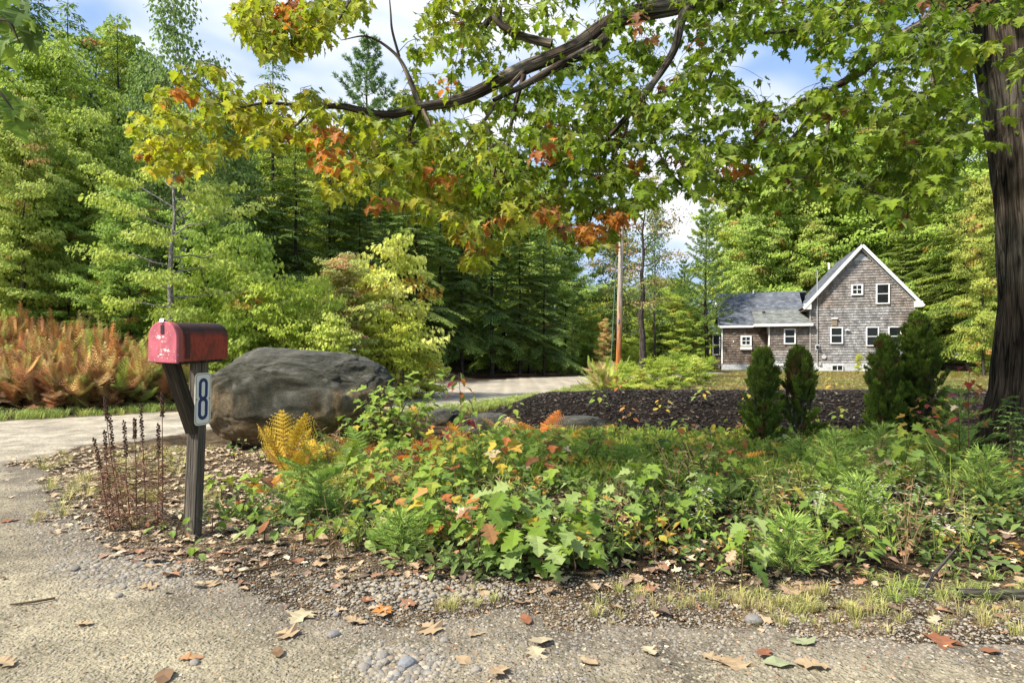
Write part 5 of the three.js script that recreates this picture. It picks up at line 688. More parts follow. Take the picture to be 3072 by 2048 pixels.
// ================================================================ BROADLEAF SEEDLINGS AND SHRUBS OF THE UNDERGROWTH
const PLANTS = {};
function seedling(px, d, h, n, leaf, size, pals, look, o = {}) {
  const r = rng(px * 97 + d * 1013 + n | 0), t = thing(o.name ?? 'seedling', onGround(px, d)), stems = o.stems ?? 1, among = o.among ?? 'undergrowth seedlings', g = new GB();
  t.userData.category = o.category ?? 'plant'; t.userData.look = look; (PLANTS[among] ??= []).push(t);
  for (let k = 0; k < stems; k++) {
    const a0 = r() * 6.28, lean = (o.lean ?? 0.25) * (stems > 1 ? 1.6 : 1) * (0.5 + r()), hh = h * (stems > 1 ? 0.65 + r() * 0.45 : 1), q = []; for (let i = 0; i <= 5; i++) { const s = i / 5; q.push([Math.cos(a0) * lean * hh * s * s + (r() - 0.5) * 0.012 * (i > 0) + (stems > 1 ? Math.cos(a0) * 0.04 : 0), hh * s, Math.sin(a0) * lean * hh * s * s + (r() - 0.5) * 0.012 * (i > 0)]); }
    const m = Math.round(n / stems); g.tube(q, q.map((_, i) => (o.thick ?? 0.005) * (1 - i / 6.5)), 4);
    for (let i = 0; i < m; i++) {
      const s = lerp(o.from ?? 0.3, 1, (i + 0.5) / m), b = along(q, s), a = i * 2.4 + r() * 1.2, pet = size * (0.35 + r() * 0.6) * (o.spread ?? 1) * (1.25 - s * 0.5), dir = unit([Math.cos(a), 0.35 - r() * 0.4, Math.sin(a)]), e = mad(b, dir, pet); if (pet > 0.05) g.tube([b, add(mul(add(b, e), 0.5), [0, 0.012, 0]), e], [0.002, 0.0015, 0.001], 3);
      const ax = unit([dir[0], -0.05 - r() * (o.hang ?? 0.5), dir[2]]), nr = unit([(r() - 0.5) * 0.5 - dir[0] * 0.1, 1, (r() - 0.5) * 0.5 + 0.25]), pal = r() < 0.07 ? pick(r, ['yellow', 'rust', 'tan']) : pick(r, pals); setLeaf(part(t, 'leaf', pick(r, BLADE[leaf]), pick(r, PALM[pal])), e, ax, nr, size * (0.5 + r() * 0.7), 0.85 + r() * 0.3);
    }
  }
  part(t, 'stem', g.geo(), o.stem ?? M.stem); return t;
}
const S = seedling;
// maple seedlings, the yellow green mass in the middle
[[392, 5.6, 0.5], [410, 5.2, 0.42], [432, 5.4, 0.5], [455, 5.0, 0.46], [478, 5.3, 0.52], [500, 5.2, 0.46], [522, 5.6, 0.5], [545, 5.3, 0.46], [565, 5.7, 0.42], [425, 4.7, 0.36], [390, 4.8, 0.36], [372, 5.3, 0.42]].forEach(([px, d, h], i) => S(px, d, h, 18, 'red', 0.115, i % 3 === 1 ? ['lime', 'lime', 'lime', 'green', 'orange'] : i % 3 === 2 ? ['lime', 'green', 'yellow'] : ['lime', 'green', 'green'], ['bright green maple seedling', 'lime and orange maple seedling', 'yellow tinged maple seedling'][i % 3], { spread: 1.4 }));
[[362, 4.35, 0.3], [398, 4.2, 0.3], [415, 4.0, 0.26], [452, 3.9, 0.34], [470, 4.2, 0.36], [488, 3.8, 0.32]].forEach(([px, d, h], i) => S(px, d, h, 15, 'red', 0.1, i % 2 ? ['green', 'lime', 'yellow', 'orange'] : ['dark', 'green'], i % 2 ? 'low yellow and orange maple seedling' : 'dark green low maple seedling', { spread: 1.3 }));
S(490, 4.5, 0.56, 12, 'red', 0.1, ['yellow', 'orange', 'lime'], 'maple seedling with hanging yellow leaves', { from: 0.55, hang: 1.3 }); S(455, 4.9, 0.56, 10, 'red', 0.1, ['lime', 'orange', 'yellow'], 'slender many coloured maple seedling', { from: 0.5, hang: 1 });
// the broad oak seedlings at the front
[[478, 3.65, 0.34, 16], [505, 3.7, 0.4, 20], [530, 3.75, 0.42, 20], [556, 3.65, 0.38, 18], [585, 3.8, 0.42, 18], [612, 4.0, 0.5, 18], [515, 3.45, 0.28, 14], [545, 3.4, 0.26, 14], [575, 3.45, 0.25, 12]].forEach(([px, d, h, n], i) => S(px, d, h, n, i % 3 === 2 ? 'maple' : 'oak', i % 3 === 2 ? 0.12 : 0.15, i % 2 ? ['green', 'sage'] : ['sage', 'green', 'green'], ['broad leaved green oak seedling', 'grey green oak seedling', 'leafy green maple seedling'][i % 3] + ' at the road edge', { spread: 0.9 }));
[[742, 3.3, 0.3, 12], [760, 3.5, 0.34, 12], [790, 4.2, 0.36, 14], [815, 4.0, 0.34, 14], [842, 4.3, 0.4, 16], [872, 4.6, 0.45, 14], [905, 4.4, 0.42, 14], [700, 4.3, 0.34, 12], [672, 4.0, 0.3, 12], [650, 4.4, 0.32, 12]].forEach(([px, d, h, n], i) => S(px, d, h, n, i % 3 === 1 ? 'maple' : 'oak', 0.115, i % 2 ? ['sage', 'green'] : ['green', 'dark'], ['large toothed oak seedling', 'green maple seedling', 'spreading oak seedling'][i % 3] + (i % 2 ? ' in half shade' : ' in shade')));
S(730, 5.0, 0.34, 12, 'red', 0.1, ['dark', 'orange', 'green'], 'dark orange flecked maple seedling'); S(905, 5.2, 0.5, 14, 'maple', 0.13, ['lime', 'green'], 'sunlit bright green maple seedling'); S(930, 4.9, 0.45, 12, 'oak', 0.14, ['green', 'sage'], 'oak seedling below the sunlit maple');
// left, beside the post
S(222, 5.4, 0.22, 8, 'maple', 0.12, ['lime'], 'bright lime maple seedling beside the post', { from: 0.5 }); S(248, 5.2, 0.24, 8, 'maple', 0.13, ['lime', 'green'], 'broad leaved lime maple seedling', { from: 0.5 }); S(212, 4.3, 0.2, 10, 'oval', 0.08, ['green', 'dark'], 'small oval leaved plant by post'); S(178, 4.1, 0.18, 12, 'oval', 0.075, ['sage', 'green'], 'grey green vine left of post', { stems: 3, lean: 0.8 }); S(182, 3.7, 0.16, 10, 'oval', 0.06, ['sage', 'green'], 'trailing plant in front of the post', { stems: 3, lean: 1 });
S(270, 4.1, 0.24, 12, 'oval', 0.11, ['sage', 'dark'], 'plant with long grey green leaves', { stems: 2 }); S(300, 4.0, 0.24, 10, 'oval', 0.09, ['sage', 'green'], 'small pale leaved plant', { stems: 2 }); S(325, 4.0, 0.26, 12, 'oval', 0.1, ['green', 'lime'], 'small leafy green plant', { stems: 2 }); S(255, 4.6, 0.2, 9, 'oval', 0.08, ['green', 'orange'], 'low plant with some orange leaves', { stems: 2 }); S(355, 3.85, 0.24, 12, 'oval', 0.1, ['green', 'sage'], 'leafy plant at the gravel edge', { stems: 2 });
S(235, 7.3, 0.25, 14, 'oval', 0.07, ['dark', 'sage'], 'low dark plant under the boulder', { stems: 4 }); S(262, 7.2, 0.2, 14, 'oval', 0.07, ['dark', 'green'], 'ground hugging plant under the boulder', { stems: 4 });
// behind: shrub over the boulder's right shoulder, tall red sapling, yellow leaves
S(384, 7.3, 1.0, 120, 'red', 0.12, ['lime', 'green'], 'green bush covering the boulder shoulder', { stems: 5, spread: 1.7, lean: 0.3, thick: 0.009 }); S(404, 7.5, 0.95, 100, 'oval', 0.11, ['lime', 'green', 'lime'], 'light green bush right of the boulder', { stems: 5, spread: 1.7 }); S(372, 7.2, 0.68, 50, 'red', 0.11, ['green', 'dark'], 'green bush in front of the boulder', { stems: 4, spread: 1.5 }); S(410, 7.2, 0.62, 36, 'oval', 0.1, ['dark', 'green'], 'dark leafy bush below the boulder', { stems: 4, spread: 1.4 });
S(462, 6.0, 1.02, 24, 'oval', 0.115, ['green', 'red', 'orange', 'sage'], 'tallest sapling, red and green leaved', { from: 0.42, lean: -0.1, thick: 0.007, spread: 0.9, hang: 1, stem: M.redStem, name: 'sapling' }); S(480, 6.6, 0.7, 14, 'oval', 0.1, ['green', 'lime'], 'slim green sapling', { from: 0.4, name: 'sapling' }); S(505, 7.0, 0.6, 14, 'oval', 0.1, ['lime', 'green'], 'green oval leaved sapling', { name: 'sapling' }); S(445, 6.4, 0.5, 12, 'red', 0.1, ['orange', 'red', 'yellow'], 'little orange and red sapling', { name: 'sapling' });
S(712, 5.3, 0.55, 15, 'oval', 0.085, ['yellow', 'yellow', 'lime'], 'sapling with hanging yellow leaves', { from: 0.45, hang: 1.2, name: 'sapling' }); S(690, 5.7, 0.45, 12, 'oval', 0.09, ['yellow', 'orange', 'green'], 'small yellow leaved sapling', { name: 'sapling' });
S(968, 5.6, 1.0, 22, 'red', 0.095, ['orange', 'orange', 'red'], 'slender orange red sapling by trunk', { from: 0.45, lean: 0.04, thick: 0.007, hang: 0.6, spread: 1.5, name: 'sapling' }); S(905, 5.7, 0.68, 18, 'red', 0.09, ['orange', 'red', 'yellow'], 'sapling with level orange red sprays', { from: 0.5, spread: 2, name: 'sapling' }); S(938, 6.2, 0.6, 14, 'red', 0.085, ['orange', 'yellow', 'rust'], 'low orange and yellow sapling', { spread: 1.6, name: 'sapling' });
[[600, 9.2, 'lime'], [630, 8.6, 'orange'], [660, 9.0, 'yellow'], [701, 9.5, 'lime'], [818, 8.4, 'lime'], [838, 8.6, 'lime'], [622, 10.2, 'orange'], [752, 9.2, 'yellow'], [835, 10.4, 'yellow'], [680, 8.0, 'green']].forEach(([px, d, c], i) => S(px, d, 0.28, 8, 'oval', 0.1, [c], { lime: 'small lime green plant', orange: 'small orange leaved plant', yellow: 'small yellow plant', green: 'small green plant' }[c] + ' in mulch', { among: 'mulch bed plants' }));
// filling the shady right hand bank
{ const r = rng(515); for (let i = 0; i < 34; i++) { const px = 590 + r() * 440, d = 3.5 + Math.pow(r(), 0.8) * 4, h = (0.16 + r() * 0.26) * (d > 5.5 ? 0.7 : 1), q = r(), leaf = pick(r, ['oval', 'red', 'maple', 'oval', 'oak']); S(px, d, h, 10 + Math.floor(r() * 8), leaf, 0.06 + r() * 0.045, q < 0.5 ? ['dark', 'dark', 'green'] : q < 0.6 ? ['green', 'sage'] : q < 0.78 ? ['green', 'lime'] : q < 0.9 ? ['green', 'yellow'] : ['dark', 'orange'], (h < 0.25 ? 'low ' : 'knee high ') + (q < 0.4 ? 'dark green' : q < 0.6 ? 'dull green' : q < 0.78 ? 'light green' : q < 0.9 ? 'yellowing' : 'orange flecked') + ' ' + { oval: 'oval leaved plant', red: 'maple seedling', maple: 'broad maple seedling', oak: 'oak seedling' }[leaf], { stems: leaf === 'oval' ? 3 : 1, among: 'shady bank plants' }); } }
{ const r = rng(717); for (let i = 0; i < 34; i++) { const px = 530 + r() * 260, d = 5.2 + r() * 2.6, h = 0.12 + r() * 0.2, q = r(), leaf = pick(r, ['oval', 'red', 'oval']); S(px, d, h, 12 + Math.floor(r() * 8), leaf, 0.07 + r() * 0.045, q < 0.35 ? ['lime', 'yellow'] : q < 0.65 ? ['green', 'lime'] : q < 0.9 ? ['dark', 'green'] : ['rust', 'orange', 'lime'], (h < 0.2 ? 'tiny ' : 'little ') + (q < 0.35 ? 'yellow green' : q < 0.65 ? 'bright green' : q < 0.9 ? 'dark green' : 'rusty') + (leaf === 'oval' ? ' bushy plant' : ' maple seedling'), { stems: leaf === 'oval' ? 4 : 2, among: 'plants below the mulch' }); } }
{ const r = rng(616); for (let i = 0; i < 22; i++) { const px = 300 + r() * 300, d = 4.4 + r() * 3.0, h = 0.2 + r() * 0.28, q = r(), leaf = pick(r, ['oval', 'red', 'red']); S(px, d, h, 12, leaf, 0.085 + r() * 0.04, q < 0.4 ? ['lime', 'green'] : q < 0.7 ? ['green', 'yellow'] : ['green', 'dark'], (h < 0.34 ? 'low ' : 'upright ') + (q < 0.4 ? 'lime' : q < 0.7 ? 'yellow flecked' : 'mid green') + (leaf === 'oval' ? ' oval leaved plant' : ' maple seedling'), { stems: leaf === 'oval' ? 2 : 1, among: 'middle bank plants' }); } }
for (const k in PLANTS) inOrder(PLANTS[k], k);

{
  const r = rng(919), mat = leafy([1, 1, 1], 0.3), g = mass('weed_stems', 'thin dry and green weed stems tangled through the undergrowth', 'weeds'), stem = new GB();
  for (let i = 0; i < 5; i++) { const a = r() * 6.28, l = 0.6 + r() * 0.5; stem.tube([[0, 0, 0], [Math.cos(a) * 0.1, l * 0.5, Math.sin(a) * 0.1], [Math.cos(a) * 0.35 * l, l, Math.sin(a) * 0.35 * l]], [0.008, 0.006, 0.003], 3, [1, 1, 1]); for (let k = 0; k < 7; k++) { const s = 0.25 + r() * 0.75; stem.leaf([Math.cos(a) * 0.35 * l * s * s, l * s, Math.sin(a) * 0.35 * l * s * s], unit([r() - 0.5, r() * 0.4 - 0.2, r() - 0.5]), [0, 1, 0.3], 0.1 + r() * 0.13, 0.035, [1, 1, 1]); } }
  stem.n = []; stem.u = []; scatter(g, 'stems', stem.geo(), mat, 190, 920, (r) => { const px = 290 + r() * 750, d = lerp(3.5, 7.8, r()), x = (px - 512) / F * d; if (mulchAt(x, d) > 0.2) return; const q = r(); return { p: [x, G(x, d), -d], turn: r() * 6.28, s: (0.16 + r() * 0.3) * (d > 5.5 && px > 560 ? 0.6 : 1), col: q < 0.35 ? [0.3, 0.2, 0.1] : q < 0.6 ? [0.42, 0.4, 0.12] : mixc([0.16, 0.24, 0.04], [0.32, 0.42, 0.07], r()) }; });
}

// ================================================================ WHITE PINE SEEDLINGS
{
  const mat = leafy([1.15, 1.15, 1.15], 0.35), list = [];
  [[835, 4.9, 0.44, 'tall soft green pine seedling'], [790, 3.45, 0.3, 'short spreading seedling at the road edge'], [985, 4.6, 0.34, 'small pine seedling in the dark shade'], [882, 5.8, 0.38, 'bushy pine seedling'], [800, 5.6, 0.3, 'soft green pine seedling'], [320, 4.6, 0.3, 'small feathery seedling near golden ferns'], [400, 3.75, 0.22, 'tiny pine seedling at the gravel edge'], [452, 5.9, 0.32, 'feathery blue green pine seedling'], [480, 5.8, 0.36, 'dense pine seedling among maples'], [525, 6.2, 0.32, 'rounded pine seedling'], [560, 6.0, 0.34, 'bushy pine seedling among ferns'], [590, 6.4, 0.28, 'low pine seedling'], [500, 6.5, 0.34, 'green pine seedling'], [960, 6.0, 0.7, 'open seedling beside the orange sapling'], [625, 5.6, 0.26, 'low spreading pine seedling'], [860, 4.1, 0.32, 'dark pine seedling']].forEach(([px, d, h, look], i) => {
    const r = rng(700 + i), f = new GB(), w = new GB(), t = thing('pine_seedling', onGround(px, d), r() * 6); t.userData.look = look; t.userData.category = 'plant'; list.push(t); w.tube([[0, 0, 0], [0.01, h * 0.5, 0], [0, h, 0.01]], [0.007, 0.005, 0.002], 5);
    const tuft = (p, ax, n, l) => { const hue = mixc([0.24, 0.38, 0.07], [0.4, 0.52, 0.12], r()); for (let k = 0; k < n; k++) { const d2 = unit([ax[0] * 0.9 + r() - 0.5, ax[1] * 0.9 + (r() - 0.5) * 1.1, ax[2] * 0.9 + r() - 0.5]); f.leaf(p, d2, unit([r() - 0.5, r() - 0.5, r() - 0.5]), l * (0.7 + r() * 0.5), 0.003, mul(hue, 0.7 + r() * 0.6)); } };
    for (let s = 0; s < 16; s++) { const u = lerp(0.12, 1, s / 15); tuft([0, h * u, 0], [0, 1, 0], 10, 0.085); const nb = s % 3 === 0 ? 5 : 0; for (let b = 0; b < nb; b++) { const a = b * 1.257 + s, L = h * 0.5 * (1.05 - u) + 0.05; w.tube([[0, h * u, 0], [Math.cos(a) * L, h * u + L * 0.4, Math.sin(a) * L]], [0.003, 0.0015], 4); const nn = Math.ceil(L / 0.03); for (let k = 1; k <= nn; k++) tuft([Math.cos(a) * L * k / nn, h * u + L * 0.4 * k / nn, Math.sin(a) * L * k / nn], [Math.cos(a), 0.5, Math.sin(a)], 8, 0.075); } }
    part(t, 'stem', w.geo(), M.stem); part(t, 'needles', f.geo(), mat);
  });
  inOrder(list, 'pine seedlings');
  const hs = hemlock(24, { R: 3.6, base: 0.02, branches: 40, step: 0.55, leaf: 0.75, gap: 0.36, droop: 0.2 }); [[1010, 5.0, 0.75, 'small hemlock with dark feathery boughs in front of the maple trunk'], [1022, 5.4, 0.6, 'smaller dark hemlock at the right edge of the view']].forEach(([px, d, h, label], i) => { const t = thing('hemlock_seedling', onGround(px, d), i * 2); t.scale.setScalar(h / 12); tag(t, label, 'plant'); part(t, 'trunk', hs.wood, M.stem); part(t, 'crown', hs.leaves, crownMat([1, 1.2, 1.1])); });
}

// ================================================================ DEAD SEED STALKS, ASTERS
{
  const stalks = []; const r = rng(31), red = std([0.17, 0.09, 0.06], 0.9), seed = std([0.075, 0.045, 0.035], 0.95), dry = std([0.2, 0.12, 0.07], 0.95);
  [[105, 4.15, 1010, 232, 1590], [112, 4.05, 0, 0, 0], [0]];
  const spec = [[217, 1313, 255, 1600], [242, 1190, 275, 1600], [238, 1290, 262, 1580], [283, 1260, 300, 1600], [307, 1255, 318, 1590], [322, 1210, 335, 1600], [365, 1270, 360, 1590], [375, 1175, 372, 1560], [250, 1240, 285, 1590]];
  spec.forEach(([tx, ty, bx, by], i) => {
    tx *= 3072 / 2352; bx *= 3072 / 2352; ty *= 1; ty = (ty / 1568 > 1 ? ty : ty) ; const d = 4.35 + (i % 3) * 0.12, px = bx / 3, b = onGround(px, d), tip = sub(at(tx / 3, ty / 3, d), b), t = thing('seed_stalk', b), g = new GB(), q = [0, 0.25, 0.5, 0.75, 1].map((s) => [tip[0] * s + Math.sin(s * 5 + i) * 0.006, tip[1] * s, (r() - 0.5) * 0.02]);
    g.tube(q, [0.005, 0.0045, 0.004, 0.003, 0.002], 5); t.userData.look = ['reddish stalk with long dark head', 'thin dry stalk with a short seed spike', 'dry stalk with curled lower leaves'][i % 3]; t.userData.category = 'plant'; stalks.push(t);
    const L = tip[1], leafy_ = new GB(); for (let k = 0; k < 70; k++) { const s = r() * 0.6, p = along(q, s), a = r() * 6.28, l = 0.06 + r() * 0.07, e = [p[0] + Math.cos(a) * l, p[1] + 0.02 - r() * 0.05, p[2] + Math.sin(a) * l]; leafy_.tube([p, add(mul(add(p, e), 0.5), [0, 0.018, 0]), e], [0.0028, 0.0032, 0.001], 3); }
    part(t, 'stem', g.geo(), i % 2 ? red : dry); part(t, 'dead_leaves', leafy_.geo(), i % 2 ? dry : red).userData.kind = 'stuff';
    const h = new GB(); for (let k = 0; k < 34; k++) { const s = lerp(i % 3 === 1 ? 0.82 : 0.68, 1, k / 33), p = along(q, s), a = k * 2.4, c = add(p, [Math.cos(a) * 0.009, 0, Math.sin(a) * 0.009]), z = 0.0075 * (0.7 + r() * 0.7); h.tube([add(c, [0, -z, 0]), c, add(c, [0, z, 0])], [0.001, z, 0.001], 5); }
    part(t, 'seed_head', h.geo(), seed);
  });
  inOrder(stalks, 'dry seed stalks');
  const asters = []; const white = leafPlain([0.78, 0.76, 0.7], 0.3);
  [[812, 3.75, 0.42], [826, 3.9, 0.4], [880, 3.85, 0.5], [892, 3.75, 0.44], [900, 3.9, 0.4], [690, 3.9, 0.36], [705, 4.0, 0.38], [935, 3.7, 0.3], [960, 3.65, 0.26]].forEach(([px, d, h], i) => {
    const t = thing('aster', onGround(px, d), i), g = new GB(), fl = new GB(); t.userData.look = i % 2 ? 'white flowered aster with thin leaves' : 'aster sprinkled with tiny white flowers'; t.userData.category = 'flower'; asters.push(t);
    for (let s = 0; s < 3; s++) { const a = r() * 6.28, tip = [Math.cos(a) * 0.12, h * (0.8 + r() * 0.3), Math.sin(a) * 0.12]; g.tube([[0, 0, 0], [tip[0] * 0.3, tip[1] * 0.5, tip[2] * 0.3], tip], [0.003, 0.0025, 0.0015], 4); for (let k = 0; k < 9; k++) { const p = add(mul(tip, 0.6 + r() * 0.42), [(r() - 0.5) * 0.1, (r() - 0.3) * 0.06, (r() - 0.5) * 0.1]), R = 0.006 + r() * 0.004; for (let m = 0; m < 7; m++) { const b = m / 7 * 6.28; fl.leaf(p, unit([Math.cos(b), 0.3, Math.sin(b) + 0.001]), [0, 1, 0.1], R, R * 0.55, [1, 1, 1]); } }
      for (let k = 0; k < 6; k++) setLeaf(part(t, 'leaf', BLADE.oval[k % 3], pick(r, PALM.green)), mul(tip, 0.15 + k * 0.12), unit([Math.cos(a + k * 2.2), -0.2, Math.sin(a + k * 2.2)]), [0, 1, 0.2], 0.06 + r() * 0.03, 0.5); }
    part(t, 'stem', g.geo(), M.greenStem); fl.c = []; part(t, 'flowers', fl.geo(), white).userData.kind = 'stuff';
  });
  inOrder(asters, 'white asters');
}

// ================================================================ BRACKEN, GROUND COVER, GRASS, LITTER, GRAVEL (too many to count)
{
  const g = mass('bracken', 'bank of dying rust and gold bracken at the far edge of the left driveway', 'bracken'), cols = [[0.52, 0.24, 0.09], [0.62, 0.37, 0.13], [0.66, 0.46, 0.19], [0.38, 0.18, 0.08], [0.6, 0.52, 0.17], [0.34, 0.46, 0.09]], white = leafy([1, 1, 1], 0.35);
  for (let v = 0; v < 3; v++) scatter(g, 'fronds', FROND[v], white, 1700, 800 + v, (r) => { const px = -40 + Math.pow(r(), 1.05) * 240, d = 12.9 + (px > 120 ? (px - 120) * 0.012 : 0) + r() * 4.2 * (1 - px / 330), x = (px - 512) / F * d; if (roadAt(x, d) > -0.9) return; const gold = smooth(px, 60, 170) + (r() - 0.5) * 0.6, k = gold > 0.85 ? pick(r, cols.slice(2)) : pick(r, r() < 0.28 ? cols.slice(4) : cols.slice(0, 4)); return { p: [x, G(x, d) + 0.04 + r() * 0.55, -d], turn: r() * 6.28, tx: 0.75 + r() * 1.15, tz: (r() - 0.5) * 0.9, s: 0.32 + r() * 0.38, col: mul(k, 0.5 + r() * 0.75) }; });
  scatter(g, 'fronds', FROND[2], white, 150, 805, (r) => { const px = 588 + r() * 34, d = 20.5 + r() * 2, x = (px - 512) / F * d; return { p: [x, G(x, d) + r() * 0.7, -d], turn: r() * 6.28, tx: 0.6 + r() * 1.1, s: 0.3 + r() * 0.3, col: mul(pick(r, [[0.55, 0.42, 0.2], [0.5, 0.36, 0.17], [0.42, 0.5, 0.1], [0.5, 0.54, 0.12]]), 0.8 + r() * 0.6) }; });
}
function sprig(seed, n, spread, w) { const r = rng(seed), g = new GB(); for (let i = 0; i < n; i++) { const a = r() * 6.28, R = Math.sqrt(r()) * spread, h = r() * 0.8, p = [Math.cos(a) * R, h, Math.sin(a) * R], b = r() * 6.28; g.leaf(p, unit([Math.cos(b), -0.1 - r() * 0.6, Math.sin(b)]), unit([(r() - 0.5) * 0.7, 1, (r() - 0.5) * 0.7]), 0.42 * (0.6 + r() * 0.7), 0.42 * w, mul([1, 1, 1], 0.65 + r() * 0.7)); } return g.geo(); }
const SPRIG = [sprig(1, 18, 0.9, 0.7), sprig(2, 22, 1, 0.5), sprig(3, 16, 0.8, 0.85)];
{
  const g = mass('ground_cover', 'low mixed green ground cover carpeting the bank below the mulch', 'ground cover'), white = leafy([1, 1, 1], 0.45);
  const zone = (x, d) => { const px = 512 + x / d * F; return px > 225 && px < 1450 && d > lerp(4.6, 3.35, smooth(px, 250, 480)) + (px > 640 ? 0.1 : 0) && d < 8.1 && !(px < 290 && d > 4.9); };
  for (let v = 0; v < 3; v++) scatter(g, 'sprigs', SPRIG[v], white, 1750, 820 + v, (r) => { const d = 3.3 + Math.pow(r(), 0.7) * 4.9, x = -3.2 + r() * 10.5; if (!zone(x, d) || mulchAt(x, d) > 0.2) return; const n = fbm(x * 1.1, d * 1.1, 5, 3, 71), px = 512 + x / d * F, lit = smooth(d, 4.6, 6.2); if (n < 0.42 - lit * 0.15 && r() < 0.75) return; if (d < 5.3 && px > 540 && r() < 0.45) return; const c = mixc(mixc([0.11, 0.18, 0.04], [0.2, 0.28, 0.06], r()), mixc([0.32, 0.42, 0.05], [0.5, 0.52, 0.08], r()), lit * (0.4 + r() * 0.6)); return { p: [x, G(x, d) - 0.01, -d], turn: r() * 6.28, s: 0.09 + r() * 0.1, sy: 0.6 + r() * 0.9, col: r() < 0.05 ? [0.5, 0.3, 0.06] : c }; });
  // feathery green patches at the back
  const tuft = (() => { const r = rng(9), f = new GB(); for (let i = 0; i < 70; i++) { const a = r() * 6.28, R = r() * 0.5, d = unit([Math.cos(a) * 0.9, 0.5 + r(), Math.sin(a) * 0.9]); f.leaf([Math.cos(a) * R, r() * 0.5, Math.sin(a) * R], d, unit([r() - 0.5, r() - 0.5, r() - 0.5]), 0.6 * (0.6 + r() * 0.6), 0.05, mul([1, 1, 1], 0.7 + r() * 0.6)); } return f.geo(); })();
  scatter(g, 'feathery_tufts', tuft, white, 800, 830, (r) => { const d = 5.2 + r() * 2.8, px = 420 + r() * 520, x = (px - 512) / F * d; if (mulchAt(x, d) > 0.1 || fbm(x * 1.6, d * 1.6, 5, 3, 75) < 0.46) return; return { p: [x, G(x, d) - 0.01, -d], turn: r() * 6.28, s: 0.07 + r() * 0.15, col: mixc([0.22, 0.42, 0.06], [0.58, 0.62, 0.1], r()) }; });
}
{
  const blades = (seed, n, h, bend) => { const r = rng(seed), g = new GB(); for (let i = 0; i < n; i++) { const a = r() * 6.28, R = r() * 0.35, b = [Math.cos(a) * R, 0, Math.sin(a) * R], l = h * (0.5 + r() * 0.6), o = unit([Math.cos(a + (r() - 0.5)), 0, Math.sin(a + (r() - 0.5))]), s = [-o[2] * 0.018, 0, o[0] * 0.018], m = add(mad(b, o, l * bend * 0.3), [0, l * 0.6, 0]), t = add(mad(b, o, l * bend), [0, l * (1 - bend * 0.35), 0]), c = mul([1, 1, 1], 0.7 + r() * 0.6); g.tri(sub(b, s), add(b, s), add(m, s), c).tri(sub(b, s), add(m, s), sub(m, s), c).tri(sub(m, s), add(m, s), t, c); } return g.geo(); };
  const T = [blades(1, 26, 1, 0.7), blades(2, 20, 1, 1.1)], white = leafy([1, 1, 1], 0.4), g = mass('grass', 'thin dry and green grass along the road edges and on the lawn', 'grass');
  const straw = (r) => mixc([0.5, 0.42, 0.18], [0.42, 0.44, 0.12], r()), green = (r) => mixc([0.26, 0.36, 0.07], [0.42, 0.46, 0.1], r());
  const put = (x, d, s, col, r) => ({ p: [x, G(x, d), -d], turn: r() * 6.28, s, col: mul(col, 0.8 + r() * 0.4) });
  scatter(g, 'tufts', T[0], white, 150, 841, (r) => { const px = 360 + r() * 670, d = 2.66 + (r() + r()) * 0.34, x = (px - 512) / F * d, n = fbm(x * 3.2, d * 3.2, 3, 4, 81); if (r() > smooth(n, 0.42, 0.66) * (px > 560 ? 1 : 0.35)) return; return put(x, d, 0.03 + r() * 0.06, straw(r), r); });
  scatter(g, 'tufts', T[1], white, 130, 842, (r) => { const px = 30 + r() * 190, d = 4.3 + r() * 3.8, x = (px - 512) / F * d; if (roadAt(x, d) > 0.1 || fbm(x * 2, d * 2, 3, 3, 82) < 0.5) return; return put(x, d, 0.07 + r() * 0.09, straw(r), r); });
  scatter(g, 'tufts', T[0], white, 900, 843, (r) => { const d = 11 + r() * 7, x = -15 + r() * 16; const q = roadAt(x, d); if (q > 0.05 || q < -1.3) return; return put(x, d, 0.12 + r() * 0.12, green(r), r); });
  scatter(g, 'tufts', T[0], white, 700, 844, (r) => { const d = 12.6 + r() * 14, x = -1 + r() * 5; const q = roadAt(x, d); if (q > 0.05 || q < -1.2 || mulchAt(x, d) > 0) return; return put(x, d, 0.1 + r() * 0.1, green(r), r); });
  scatter(g, 'tufts', T[1], white, 5200, 845, (r) => { const d = 13 + Math.pow(r(), 1.4) * 32, x = 1 + r() * (d * 0.8); if (lawnAt(x, d) < 0 || mulchAt(x, d) > -0.1) return; const n = fbm(x * 0.45, d * 0.9, 7, 4, 17), k = smooth(n, 0.35, 0.7); return put(x, d, 0.07 + r() * 0.07, mixc([0.3, 0.36, 0.08], [0.5, 0.44, 0.17], clamp(k + (r() - 0.5) * 0.4, 0, 1)), r); });
  scatter(g, 'tufts', T[1], white, 55, 846, (r) => { const px = 860 + r() * 220, d = 3.05 + r() * 0.45, x = (px - 512) / F * d; return put(x, d, 0.05 + r() * 0.06, green(r), r); });
}
